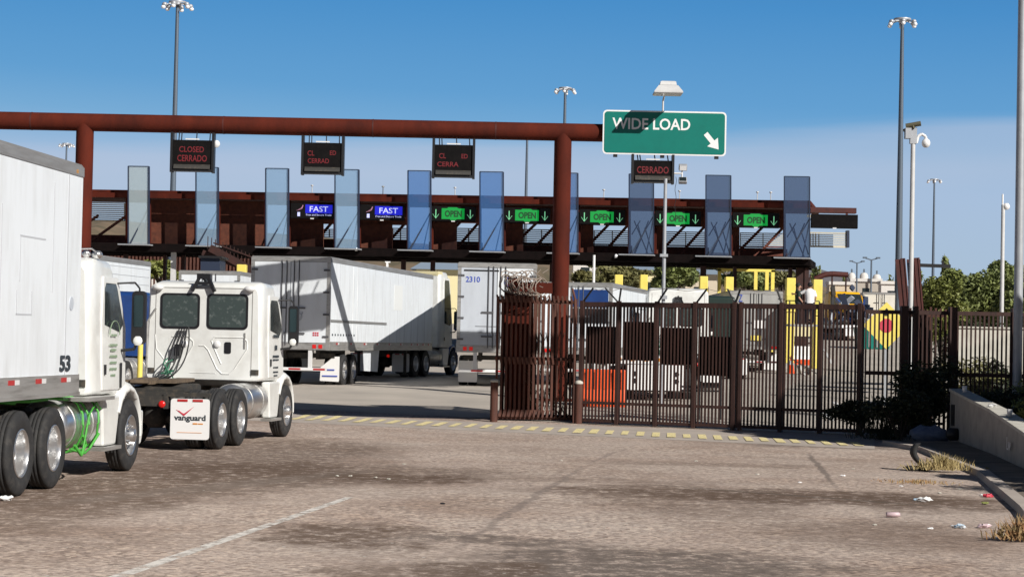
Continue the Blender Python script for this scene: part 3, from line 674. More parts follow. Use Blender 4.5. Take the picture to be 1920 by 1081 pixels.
# ------------------------------------------------------------------ vehicles
TH1, TH2 = R(4.5), R(6.8)
t1 = tractor('truck_tractor', 'white truck tractor with green hoses round its tank, pulling the nearest trailer', 'truck', (-7.13, 24.8, 0), -TH1, m_white)
# rust-stained door lettering, green ropes round the tank
def on_side(parent, body, y, z, w, h, m, x=1.14, name='lettering'):
    """a line too small to read in the photo: a row of short marks"""
    k = MB(); rn = random.Random(int(z*100)); u = y-w/2
    while u < y+w/2-.02:
        q = rn.uniform(.02, .05); hh = h*rn.uniform(.7, 1)/2; k.box(x-.004, x, u, min(u+q, y+w/2), z-hh, z+hh*.5); u += q+rn.uniform(.012, .02)
    return k.build(name, m, parent)
door1 = [k for k in kids(t1) if k.name.startswith('door')][0]
for i, (z, w, b_) in enumerate([(1.98, .30, ''), (1.84, .44, ''), (1.77, .3, ''), (1.68, .36, ''), (1.59, .34, ''), (1.5, .36, ''), (1.41, .25, '')]):
    on_side(door1, b_, 4.25, z, w, .05, m_grntx, 1.132-.004*i*0+.006)
k = MB()
for j in range(14):
    a = math.pi*j/13; b0_ = math.pi*(j+1)/13
    k.tube((1.145, 4.25+.26*math.cos(a), 1.98+.2*math.sin(a)), (1.145, 4.25+.26*math.cos(b0_), 1.98+.2*math.sin(b0_)), .008, n=5) if j < 13 else None
k.build('lettering', m_grntx, door1)
k = MB(); random.seed(3)
for y0, ph in ((2.55, 0), (2.75, .6), (3.25, .3)):
    pts = [(.82+.40*math.cos(a)+random.uniform(-.01, .01), y0+.09*math.sin(a*1.5+ph), .76+.40*math.sin(a)) for a in [q*math.pi/8 for q in range(17)]]
    k.path(pts, .016, 6)
k.path([(.5, 1.4, 1.08), (.8, 1.8, 1.14), (1.05, 2.1, 1.12), (1.0, 2.6, 1.1), (.8, 2.9, 1.16)], .024, 6); k.path([(.2, .2, 1.06), (.6, .5, 1.13), (1.0, .9, 1.12), (1.1, 1.3, 1.14), (.9, 1.8, 1.12)], .022, 6)
k.path([(1.12, 2.3, .45), (1.2, 2.7, .38), (1.15, 3.1, .42), (1.22, 3.3, .62)], .018, 6); k.path([(1.2, 2.6, .4), (1.24, 2.75, .9), (1.2, 3.2, 1.05), (1.18, 3.5, .95)], .014, 6)
k.path([(1.15, 2.4, .50), (1.2, 2.55, .36), (1.2, 2.75, .50), (1.2, 2.6, .62)], .022, 6)
k.path([(.3, -.3, 1.05), (.7, -.1, 1.15), (1.0, .3, 1.12), (.8, .6, 1.18)], .03, 6)
tag(k.build('rope', m_hose, t1), 'bright green rope looped round the fuel tank')
k = MB(); k.box(.9, 1.32, 2.45, 3.7, 1.08, 1.13).build('deck_plate', m_alu, t1)
k = MB(); k.bar((1.145, 4.62, 1.58), (1.145, 4.62, 1.22), .02, .05); k.build('handle', m_blk, t1)
k = MB().mat(0, True); k.blob((1.0, 3.75, 3.10), .075, (1.1, 1, .85), 6); k.blob((.86, 3.7, 3.11), .065, (1, 1, .9), 6); k.path([(.8, 3.6, 3.0), (.8, 3.6, 3.17), (.95, 3.65, 3.18), (1.04, 3.75, 3.1)], .012); k.build('roof_lamp', m_chrome, t1)

t2 = tractor('truck_tractor', 'white day cab tractor without trailer, seen from behind with two rear windows', 'truck', (-6.26, 35.94, 0), -TH2, m_white)
fl2 = [k for k in kids(t2) if k.name.startswith('mud_flap')][0]
k = MB(); k.prism([(.62, .70), (.66, .69), (.74, .62), (.90, .755), (.74, .645), (.72, .645)], -.806, -.801, 'y'); k.prism([(.60, .71), (.74, .60), (.92, .77), (.74, .64)], -.807, -.802, 'y').build('emblem', m_redtx, fl2)
text('lettering', 'vanguard', 1, m_blktx, fl2, REAR(.845, -.802, .56), .003, fit=(.56, .13), bold=.03)
k = MB(); k.box(.90, .98, -.806, -.8, .462, .486); k.box(.99, 1.08, -.806, -.8, .464, .482); k.build('lettering', m_orgtx, fl2)
k = MB(); k.box(.62, 1.06, -.806, -.8, .315, .322).build('lettering', m_orgtx, fl2)
k = MB(); random.seed(8)
for i in range(4): x = -.82+.27*i; k.at(Matrix.Translation((x, 1.0+.1*i, 1.13+.03*(i % 2))) @ Matrix.Rotation(R(random.uniform(-12, 12)), 4, 'Z')); k.box(-.16, .16, -1.0, .9, -.03, .035)
k.at(Matrix()); pk = k.build('wooden_plank', m_wood, None); tag(pk, 'weathered brown planks lying across the rear frame of the tractor without trailer', 'planks')
pk.location = t2.location; pk.rotation_euler = t2.rotation_euler
door2 = [k for k in kids(t2) if k.name.startswith('door')][0]
for i, (z, w, h, b_) in enumerate([(2.02, .5, .09, ''), (1.80, .2, .16, ''), (1.62, .5, .07, ''), (1.55, .5, .05, ''), (1.40, .4, .05, ''), (1.31, .4, .05, ''), (1.24, .3, .05, '')]):
    on_side(door2, b_, 4.25, z, w, h, m_blktx, 1.138)

fwd = lambda th: Vector((math.sin(th), math.cos(th), 0)); rgt = lambda th: Vector((math.cos(th), -math.sin(th), 0))
def trailer_at(corner, th, z, L=16.15, from_nose=False):
    c = Vector(corner).to_3d() if len(corner) == 2 else Vector(corner)
    c = Vector((corner[0], corner[1], 0)) - rgt(th)*1.3 - (fwd(th)*L if from_nose else Vector()); c.z = z; return c
tr1 = trailer('box_trailer', 'white box trailer marked 53, nearest at the left edge', trailer_at((-5.75, 27.0), TH1, 0, 16.15, True), -TH1, m_whitetr, H=4.24, zb=1.17, seams=3.1)
text('number', '53', 1, m_blktx, tr1, RSIDE(1.312, 15.52, 1.60), .003, fit=(.46, .21), bold=.03)
k = MB(); k.tube((1.30, 15.75, 2.38), (1.308, 15.75, 2.38), .09, n=16).build('sticker', m_greytr, tr1)
k = MB(); k.box(1.29, 1.312, 15.8, 15.9, 4.1, 4.15); k.build('marker_lamp', m_yelm, tr1)
k = MB()
for (y0, y1, z0, z1) in [(13.6, 14.6, 3.15, 3.17), (13.6, 13.62, 2.6, 3.17), (13.5, 14.1, 2.2, 2.22), (13.5, 13.52, 2.2, 2.5), (14.08, 14.1, 2.2, 2.5), (14.9, 14.92, 2.5, 3.9), (12.9, 12.915, 1.6, 3.5)]: k.box(1.30, 1.3035, y0, y1, z0, z1)
k.build('repair_patch', m_seam, tr1)

tr2 = trailer('box_trailer', 'white box trailer crossed by a diagonal shadow, left of trailer 2310', trailer_at((-5.73, 64.0), R(9.3), .45), -R(9.3), m_whitetr, seams=1.22)
k = MB(); [k.box(.76+.07*i, .81+.07*i, -.03, -.022, 1.60+.07*j, 1.65+.07*j) for i in range(3) for j in range(2)]; k.build('sticker', m_redtx, tr2)
k = MB().mat(0, True); k.lathe([(-.03, .10), (-.035, .12), (-.03, .13)], 'y', (.28, 0, 2.2), 16); k.bar((.3, -.03, 2.05), (.42, -.03, 2.35), .03, .02); k.build('emblem', m_greytr, tr2)
k = MB(); [k.box(1.30, 1.306, a, a+.02, 1.5, 3.9) or k for a in (3.0, 3.6)]
k.box(1.301, 1.309, 9.2, 10.6, 2.6, 3.5); k.build('side_patch', m_concl2, tr2)
k = MB()
for i in range(9): k.box(1.30, 1.309, .3+i*.36, .42+i*.36, 1.62, 1.68)
k.build('rivet_row', m_blktx, tr2)
k = MB(); k.box(1.30, 1.32, .1, 8.0, 2.05, 2.13); k.build('rub_rail', m_rail, tr2)
k = MB(); k.box(.70, 1.2, 1.50, 1.515, .3, .34); k.box(.75, 1.1, 1.5, 1.515, .5, .54); k.build('lettering', m_bluetx, tr2)

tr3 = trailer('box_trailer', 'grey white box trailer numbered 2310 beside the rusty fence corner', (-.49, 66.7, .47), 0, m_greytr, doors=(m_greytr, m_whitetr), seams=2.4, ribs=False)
text('number', '2310', 1, m_bluetx, tr3, REAR(-.80, -.024, 3.55), .004, fit=(.47, .19), bold=.02)
text('lettering', 'C', 1, m_bluetx, tr3, REAR(.35, -.05, 3.5), .004, fit=(.22, .34), bold=.03)
k = MB(); k.box(-1.1, .05, -.03, -.02, 3.82, 3.87).build('door_seal', m_blk, tr3)
k = MB(); k.box(-1.2, .1, -.026, -.02, 1.8, 1.815); k.box(-.7, 0, -.026, -.02, 2.0, 2.02); k.build('scratch', m_gal2, tr3)

t3 = trailer('box_trailer', 'white ribbed box trailer behind the cab of the nearest truck', trailer_at((-12.5, 70.0), R(8), .3, 16.15, True), -R(8), m_whitetr, seams=40, H=4.2)
k = MB()
for i in range(9): k.box(1.30, 1.31, .1, 16.0, 1.75+i*.27, 1.765+i*.27)
k.build('side_rib', m_seam, t3)
trailer('box_trailer', 'white box trailer with grey roof, showing over the cab of the tractor without trailer', (-12.7, 85.0, .6), -R(4), m_whitetr, seams=2.4)
tb = tractor('truck_tractor', 'blue truck tractor between the two white cabs on the left', 'truck', (-12.2, 56.5, .2), -R(6), m_blue, detail=0)
tw = tractor('truck_tractor', 'tall white sleeper cab with blue hood in front of the diagonal-shadow trailer', 'truck', (-4.80, 78.3, .56), -R(15), m_white, roof=4.2, hood=m_blue, detail=0, wide=1.15)
k = MB(); k.box(-1.1, 1.1, 3.0, 3.6, 4.0, 4.18); k.build('roof_fairing', m_cream, tw)

tr5 = trailer('box_trailer', 'short white box trailer behind the left bays of the gate', (2.21, 70.27, .5), -R(12), m_whitetr, L=12, H=3.6, zb=1.1, ribs=False, seams=2)
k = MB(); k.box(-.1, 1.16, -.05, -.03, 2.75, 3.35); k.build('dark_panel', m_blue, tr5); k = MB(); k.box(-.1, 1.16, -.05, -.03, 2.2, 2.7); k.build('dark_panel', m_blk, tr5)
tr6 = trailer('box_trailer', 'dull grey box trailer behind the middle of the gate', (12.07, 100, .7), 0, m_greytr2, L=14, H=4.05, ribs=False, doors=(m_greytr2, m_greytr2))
text('lettering', 'Z\nA\nA\nT', 1, m_bluetx, tr6, REAR(-.78, -.05, 2.9), .004, fit=(.2, 1.9))
k = MB(); k.box(-.1, .5, -.08, -.07, 2.2, 2.6); k.build('placard', m_signw, tr6); k = MB(); k.box(-.25, .25, -.08, -.07, 1.6, 1.85); k.build('placard', m_yel, tr6)
tr7 = trailer('box_trailer', 'small white box trailer far off above the yellow diamond sign', (27.3, 150, 3.0), -R(6), m_cream2, L=6, H=3.2, zb=1.1, ribs=False)
tractor('truck_tractor', 'white truck tractor behind the gate, left of the first full-height yellow pillar', 'truck', (6.0, 70, .55), 0, m_white, roof=3.5)
tractor('truck_tractor', 'black truck tractor behind the gate, between two yellow pillars', 'truck', (8.75, 86, .6), 0, m_blkcab, roof=3.6, detail=0)
ty = tractor('truck_tractor', 'yellow truck tractor at the far right of the yard', 'truck', (23.0, 152, 3.1), R(200), m_yelcab, detail=0)
sc_ = thing('scrap_trailer', 'trailer heaped with dark scrap right of the yellow truck', 'trailer', (23.9, 139, gz(139)), R(6))
k = MB(); k.box(-1.3, 1.3, 0, 8, .9, 1.1); k.build('deck', m_signw, sc_); k = MB(); k.box(-1.1, 1.1, -.05, .0, .35, .85); k.build('tail_panel', m_signw, sc_)
for s in (1, -1):
    for y in (1, 2.2): wheel(sc_, s, y, 2, z=.5)
random.seed(12); k = MB()
for i in range(90):
    T = Matrix.Translation((random.uniform(-1.2, 1.2), random.uniform(.2, 4), 1.1+abs(random.gauss(0, .9)))) @ Euler((random.uniform(0, 3), random.uniform(0, 3), random.uniform(0, 3))).to_matrix().to_4x4(); a = random.uniform(.08, .5)
    k.at(T).mat(random.choice((0, 0, 0, 1, 2, 3))); k.box(-a, a, -.2, .2, -.06, .06)
k.build('scrap_load', [m_navy, m_blue, m_greytr, m_frame], sc_)

# white flat-deck truck right behind the gate
fb = thing('flatbed_truck', 'low white flatbed with four round lamps on its tail, behind the gate', 'truck', (4.3, 60, .3), 0)
k = MB(); k.box(-1.2, 1.2, 0, 8, 1.15, 1.3).build('deck', m_blk, fb, bevel=.01)
k = MB(); k.box(-1.22, 1.22, -.03, .02, 1.12, 1.36); k.build('tail_bar', m_signw, fb)
k = MB(); [k.box(-1.2+i*.4, -1.02+i*.4, -.035, -.03, 1.2, 1.3) for i in range(6)]; k.build('reflective_tape', m_orgtx, fb)
k = MB(); k.prism(rounded(-.85, .85, .35, 1.1, .06), -.06, -.02, 'y'); k.build('tail_panel', m_signw, fb)
for s in (1, -1):
    for z in (.83, .62): k = MB(); k.tube((s*.62, -.07, z), (s*.62, -.055, z), .075, n=14).build('tail_lamp', m_blk, fb)
    for y in (1.5, 2.7): wheel(fb, s, y, 2, z=.51)
k = MB(); k.box(-.5, -.4, 0, 8, .7, 1.15); k.box(.4, .5, 0, 8, .7, 1.15); k.box(-1.1, 1.1, .3, .4, .3, .4); k.build('chassis', m_frame, fb)

# ------------------------------------------------------------------ the gantry and its signs
GD = 59.3
ga = thing('pipe_gantry', 'rust coloured pipe gantry spanning the truck lanes', 'gantry', (0, GD, .3))
a_, b_ = P(-120, 223.5, GD), P(1355, 254, GD)
k = MB(); bm_z = lambda x: a_.z+(b_.z-a_.z)*(x-a_.x)/(b_.x-a_.x)
k.tube(a_, b_, .262, n=32).build('beam', m_rust, ga, world=True)
for px_ in (60, 420, 700, 930):
    q = a_.lerp(b_, (P(px_, 230, GD).x-a_.x)/(b_.x-a_.x)); d_ = (b_-a_).normalized(); k = MB(); k.tube(q-d_*.02, q+d_*.02, .268, n=32); k.build('weld_seam', m_rustk2, ga, world=True)
for px_ in (160, 1056):
    p = P(px_, 246 if px_ > 500 else 226, GD); k = MB(); k.tube((p.x, GD, .0), (p.x, GD, bm_z(p.x)-.05), .255, n=32)
    k.build('post', m_rust, ga, world=True)
    k = MB(); k.box(p.x-.45, p.x+.45, GD-.45, GD+.45, gz(GD)-.02, gz(GD)+.06).build('base_plate', m_rust, ga, world=True)
p = P(-900, 205, GD); k = MB(); k.tube((p.x, GD, 0), (p.x, GD, bm_z(a_.x)), .255, n=32).build('post', m_rust, ga, world=True)
k = MB(); k.tube(P(-900, 208, GD), a_, .262, n=32).build('beam', m_rust, ga, world=True)

def board(x0, x1, yb, yt, y1, label, lines):
    c = P((x0+x1)/2, (yt+y1)/2, GD-.45); s_ = 64.6; w = (x1-x0)/s_; h = (y1-yt)/s_; up = (yt-yb)/s_
    t = thing('message_board', label, 'electronic sign', c, 0, 'LED message boards under the gantry')
    k = MB(); k.prism(rounded(-w/2+.04, w/2-.04, -h/2+.02, h/2-.02, .04), -.12, .14, 'y').build('housing', m_led, t)
    k = MB(); k.box(-w/2-.01, -w/2+.06, -.16, .16, -h/2-.06, h/2+up); k.box(w/2-.06, w/2+.01, -.16, .16, -h/2-.06, h/2+up); k.box(-w/2, w/2, -.15, .16, -h/2-.03, -h/2+.03); k.build('side_channel', m_blk, t)
    for i in (-.36, -.30, .05, .36): k = MB(); k.bar((i*w, .3, h/2+up+.05), (i*w+.02, .1, h/2-.02), .03); k.build('hanger', m_blk, t)
    k = MB(); k.box(-.2, .2, -.145, -.12, h/2-.01, h/2+.025).build('cap_strip', m_silv, t)
    k = MB(); k.prism([(-.17, -h/2+.12), (-.12, -h/2+.17), (-.12, -h/2+.08), (-.2, -h/2+.04)], -w/2+.1, w/2-.1).build('sill', m_frame, t)
    for (tx, x, z, ww, hh) in lines: text('lettering', tx, 1, m_ledred, t, REAR(x, -.124, z), .002, fit=(ww, hh), bold=.015)
    return t
board(321, 402, 249, 262, 320, 'message board reading CLOSED over CERRADO, leftmost under the gantry', [('CLOSED', -.02, .16, .72, .17), ('CERRADO', 0, -.10, .86, .19)])
board(566, 645, 255, 267, 325, 'half-lit message board hanging between the other two under the pipe', [('CL', -.34, .12, .2, .15), ('ED', .30, .14, .18, .13), ('CERRAD', -.12, -.10, .62, .14)])
board(811, 890, 260, 271, 331, 'half-lit message board just left of the thick gantry post', [('CL', -.32, .12, .2, .15), ('ED', .32, .12, .18, .13), ('CERRA', -.16, -.12, .62, .14)])
board(1184, 1263, 290, 300, 341, 'short message board reading CERRADO below the green sign', [('CERRADO', 0, .02, .92, .2)])

fl = thing('floodlight_pair', 'two small floodlights on an arm beside the short message board', 'floodlight', P(1266, 325, GD-.3))
k = MB(); k.tube((-.05, 0, 0), (.2, 0, 0), .025); k.tube((.2, 0, -.12), (.2, 0, .12), .025); k.build('arm', m_silv, fl)
for z, a in ((.17, 25), (-.2, -35)):
    k = MB().at(Matrix.Translation((.22, -.05, z)) @ Matrix.Rotation(R(a), 4, 'X')); k.box(-.12, .12, -.05, .08, -.09, .09); h_ = k.build('lamp_head', m_galv, fl, bevel=.015)
    k = MB().at(Matrix.Translation((.22, -.05, z)) @ Matrix.Rotation(R(a), 4, 'X')); k.box(-.10, .10, -.056, -.052, -.07, .07); k.build('lamp_glass', m_lamp if z > 0 else m_glass, h_)
k = MB(); pts = [(.02+.02*math.sin(i*1.3), 0, -.1-.1*i) for i in range(14)]; k.path(pts, .008, 5); k.build('cable', m_blk, fl)
k = MB().mat(0, True).blob((0, 0, 0), .12, (1, .7, 1), 6); o = k.build('floodlight', m_silv); o.location = P(405, 270, GD-.3); tag(o, 'small round floodlight on the side of the CLOSED board', 'floodlight')

ws = thing('overhead_sign', 'green WIDE LOAD sign with a white arrow on the end of the gantry', 'road sign', P(1246, 249.5, GD-.38))
k = MB(); k.prism(rounded(-1.80, 1.80, -.645, .645, .12), 0, .03, 'y').build('border', m_signw, ws)
k = MB(); k.prism(rounded(-1.755, 1.755, -.60, .60, .09), -.008, -.003, 'y').build('panel', m_green, ws)
text('lettering', 'WIDE LOAD', 1, m_signw, ws, REAR(-.39, -.0095, .255), .002, fit=(2.27, .335), bold=.018)
k = MB(); ca, sa = math.cos(R(-50)), math.sin(R(-50)); rot = lambda u, v: (1.39+u*ca-v*sa, -.22+u*sa+v*ca)
k.prism([rot(u, v) for u, v in [(-.30, -.07), (-.30, .07), (.02, .07), (.02, .20), (.30, 0), (.02, -.20), (.02, -.07)]][::-1], -.0135, -.009, 'y').build('arrow', m_signw, ws)
k = MB(); [k.box(x-.06, x+.06, .03, .14, -.72, .60) for x in (-1.42, -.05, 1.53)]; k.build('bracket', m_blk, ws)
la = MB(); lw = thing('sign_lamp', 'pale trapezoid lamp on a curved pipe above the green sign', 'lamp', P(1243, 207, GD-.3))
k = MB(); rings = [[(x*a_+.06, y*b_-.95, z) for x, y in ((-1, -1), (1, -1), (1, 1), (-1, 1))] for a_, b_, z in ((.41, .40, .36), (.41, .40, .40), (.28, .27, .58), (.22, .2, .60), (.24, .22, .60), (.22, .2, .70), (.18, .16, .72))]
k.loft(rings, True, False).build('lamp_shade', m_whpole, lw)
k = MB(); k.box(-.33, .45, -1.32, -.58, .345, .358).build('lens', m_lamp, lw)
k = MB(); k.path([(0, 0, -.1), (0, 0, .28), (.02, -.15, .40), (.04, -.5, .46), (.05, -.85, .48)], .028, 8).build('arm', m_whpole, lw)

# ------------------------------------------------------------------ inspection building: the canopy row
Dr = lambda x: 1/(1/118+(x-240)*(1/110-1/118)/1270)
yt = lambda x: 356+(x-240)*.0157
yd = lambda x: 462+(x-240)*.0205
ca_ = thing('lane_canopy', 'long rust coloured inspection canopy carrying ten tall glass panels over the lanes', 'building', (0, 116, gz(116)))
def pb(mb, x0, x1, top, bot, d0, th, rel='t', rel2=None):
    """slab between offsets from the roof line (t) or the deck line (d)"""
    x0, x1 = [x-d0*(6.6-(x-960)/115) for x in (x0, x1)]
    f0 = yt if rel == 't' else yd; f1 = {'t': yt, 'd': yd}[rel2 or rel]
    q = [P(x0, f1(x0)+bot, Dr(x0)), P(x1, f1(x1)+bot, Dr(x1)), P(x1, f0(x1)+top, Dr(x1)), P(x0, f0(x0)+top, Dr(x0))]
    n = Vector((-(q[1]-q[0]).y, (q[1]-q[0]).x, 0)).normalized()
    return mb.hexa([p+n*d0 for p in q]+[p+n*(d0+th) for p in q])
XL, XR = 20, 1520
k = MB(); pb(k, XL, XR, 0, 7, .02, 8.0); k.build('roof_slab', m_rust, ca_, world=True)
k = MB(); pb(k, XL, XR, 6, 15, -.25, .22); k.build('roof_beam', m_rust, ca_, world=True)
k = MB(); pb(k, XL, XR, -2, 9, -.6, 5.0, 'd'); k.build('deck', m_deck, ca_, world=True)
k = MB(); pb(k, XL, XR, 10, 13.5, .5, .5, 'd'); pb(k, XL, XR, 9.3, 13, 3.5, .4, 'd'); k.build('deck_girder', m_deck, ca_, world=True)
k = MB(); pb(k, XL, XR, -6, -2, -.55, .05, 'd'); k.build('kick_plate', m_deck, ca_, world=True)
bays = [(100, 238), (278, 367), (408, 498), (540, 628), (672, 765), (808, 900), (944, 1047), (1084, 1180), (1227, 1324), (1370, 1471)]
fins = [(240, 278), (367, 408), (498, 540), (628, 672), (765, 807), (900, 943), (1045, 1083), (1180, 1225), (1324, 1370), (1471, 1518)]
for x0, x1 in bays:
    for u0 in (x0-1.5, x1-3): k = MB(); pb(k, u0, u0+5, 8, -1, .0, .15, 't', 'd'); k.build('bay_post', m_rust, ca_, world=True)
for i, (x0, x1) in enumerate(bays):
    k = MB()
    if i: k2 = k
    if 1 <= i <= 2: pb(k, x0-2, x1+2, 15, -2, 1.0, .1, 't', 'd')
    elif i == 3: pb(k, x0-2, x1-22, 50, -2, 1.0, .1, 't', 'd'); pb(k, x0-2, x1+1, 15, 56, 1.0, .1)
    elif i == 4: pb(k, x0-2, x1-30, 50, -2, 1.0, .1, 't', 'd'); pb(k, x0-2, x1+1, 15, 56, 1.0, .1)
    elif i >= 5:
        w_ = (46, 34, 26, 14, 14)[i-5]; pb(k, x0-2, x0+2+w_, 50, -2, 1.0, .1, 't', 'd'); pb(k, x0-2, x1+1, 15, 50, 1.2, .1)
    if k.v: k.build('mesh_panel', m_rustd, ca_, world=True)
# rear lattice of pale louvres and steelwork seen through the open bays
for i, (x0, x1) in enumerate(bays):
    k = MB()
    if i == 0: u0, u1, z0, z1 = x0, x1-2, 16, 52
    elif i == 3: u0, u1, z0, z1 = x1-22, x1-1, 60, 76
    elif i == 4: u0, u1, z0, z1 = x1-30, x1-1, 56, 80
    elif i >= 5: u0, u1, z0, z1 = x0+(46, 36, 28, 16, 16)[i-5], x1, 54, 84
    else: continue
    z = z0
    while z < z1: pb(k, u0, u1, z, z+2.0, 4.0, .05); z += 3.7
    for x in (u0, (u0+u1)/2, u1-2): pb(k, x, x+1.6, z0, z1, 3.98, .09)
    k.build('louvre', m_louv, ca_, world=True)
for i, (x0, x1) in enumerate(bays):
    if i in (1, 2): continue
    k = MB(); u0 = x0+4
    pb(k, x0, x1, 80, 83, 3.8, .12); pb(k, x0-4, x1+4, -27, -1, 4.0, .06, 'd')
    for s in (0, .45):
        a, b_ = P(u0+(x1-u0)*s, yd(x0)-3, Dr(x0)+2.5), P(min(x1, u0+(x1-u0)*(s+.6)), yt(x1)+48, Dr(x1)+2.5); k.bar(a, b_, .13)
    k.build('truss', m_truss, ca_, world=True)
for i, (x0, x1) in enumerate(fins):
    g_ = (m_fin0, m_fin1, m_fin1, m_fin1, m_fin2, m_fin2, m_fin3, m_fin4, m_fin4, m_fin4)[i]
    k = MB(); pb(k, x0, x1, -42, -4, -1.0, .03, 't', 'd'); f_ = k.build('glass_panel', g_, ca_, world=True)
    k = MB(); pb(k, x0-1.2, x0+.6, -42, -3, -1.06, .12, 't', 'd'); pb(k, x1-.6, x1+1.4, -42, -3, -1.06, .12, 't', 'd'); pb(k, x0, x1, -42.6, -41.6, -1.04, .08)
    k.build('frame', m_navy, f_, world=True)
    k = MB(); pb(k, x0-20, x1+1, -3.4, -1.2, -1.3, .6, 'd'); k.build('ledge', m_galv, ca_, world=True)
    k = MB(); a, b_ = P(x0+4, yd(x0)-5, Dr(x0)-1.15), P(x1, yt(x1)+34, Dr(x1)-.9); k.bar(a, b_, .07); a, b_ = P(x1-14, yd(x1)-5, Dr(x1)-.8), P(x1+1, yt(x1)+34, Dr(x1)-.3); k.bar(a, b_, .06)
    if i >= 7:
        for u, v in (((.2, .5), (.8, 1)), ((.8, .5), (.2, 1)), ((.35, .55), (.5, .75)), ((.65, .6), (.95, .95)), ((.1, .7), (.45, .5)), ((.2, .97), (.5, .72))):
            a = P(x0+(x1-x0)*u[0], yt(x0)+130*u[1]-22, Dr(x0)+1.0); b_ = P(x0+(x1-x0)*v[0], yt(x0)+130*v[1]-22, Dr(x0)+1.0); k.bar(a, b_, .06)
    k.build('strut', m_navy, ca_, world=True)
# columns down to the ground
for px_, w_ in ((236, 7), (310, 6), (345, 6), (545, 8), (757, 9), (812, 9), (1035, 8), (1319, 10), (1378, 6), (1482, 6), (1500, 14), (1512, 8)):
    p = P(px_, yd(px_)+6, Dr(px_)+.8); k = MB(); r_ = w_/68; k.box(p.x-r_, p.x+r_, p.y-.2, p.y+.2, gz(p.y)-.1, p.z+.2)
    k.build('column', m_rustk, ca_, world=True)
p = P(327, yd(327)+6, Dr(327)); k = MB(); k.box(p.x-.18, p.x+.12, p.y-.1, p.y+.1, gz(p.y), p.z-.1); k.build('downpipe', m_whpole, ca_, world=True)
k = MB(); p = P(1505, 495, 112)
for i in range(7): k.box(p.x-.9, p.x+.6, 112.5+.1*i, 112.6+.1*i, 2.2+.6*i, 2.3+.6*i); 
k.bar((p.x-.8, 112.3, 1.4), (p.x+.5, 112.3, 6), .08); k.bar((p.x+.5, 112.3, 1.4), (p.x-.8, 112.3, 6), .08); k.build('ladder_tower', m_rustk, ca_, world=True)
# the stair below the deck
k = MB()
for i in range(14):
    a = P(392+i*7, 470+i*2.9, 114); k.box(a.x-.25, a.x+.25, 113.5, 114.8, a.z-.12, a.z-.04)
    if i < 13: k.box(a.x-.02, a.x+.02, 113.45, 113.5, a.z-.1, a.z+.8)
k.bar(P(380, 473, 113.6), P(490, 514, 113.6), .3, .3); k.bar(P(400, 455, 113.4), P(500, 492, 113.4), .08, .08); k.bar(P(395, 465, 113.6), P(480, 510, 113.6), .9, .4)
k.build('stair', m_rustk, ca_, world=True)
# end arm on the right with its blank board and louvres
De = lambda x: Dr(1520)
k = MB(); k.px(1520, 388, 1606, 398, De, .6); k.px(1586, 398, 1590, 405, De, .1); k.build('roof_beam', m_rustk2, ca_, world=True)
k = MB(); k.px(1523, 398, 1586, 403, De, .05, 2.0); k.build('louvre', m_louv, ca_, world=True)
k = MB()
z = 434
while z < 460: k.px(1525, z, 1592, z+1.6, De, .05, 1.0); z += 3.4
for x in (1524, 1529, 1534, 1540, 1591): k.px(x, 433, x+1.5, 461, De, .07, 1.0)
k.px(1524, 433, 1594, 434.6, De, .08, .98); k.px(1524, 459.5, 1594, 461.5, De, .08, .98)
k.build('louvre', m_louv, ca_, world=True)
k = MB(); k.px(1593, 430, 1598, 462, De, .5, .9); k.build('end_frame', m_navy, ca_, world=True)
for px_, dy in ((585, 0), (718, 0), (853, 0), (1132, 0), (1274, 0), (1420, 0), (1445, 0), (718, 0)):
    p = P(px_, yt(px_), Dr(px_)+1); k = MB(); k.tube(p, p+Vector((0, 0, .38)), .025, n=6); k.mat(0, True).blob(p+Vector((0, 0, .42)), .09, (1, 1, .6), 4); k.build('roof_antenna', m_whpole, ca_, world=True)
# little lamps under the canopy
for px_, y_ in ((668, 467), (1155, 480)):
    k = MB().mat(0, True).blob(P(px_, y_, Dr(px_)-.7), .1, (1, 1, 1.3), 5); k.build('lamp', m_lamp, ca_, world=True)

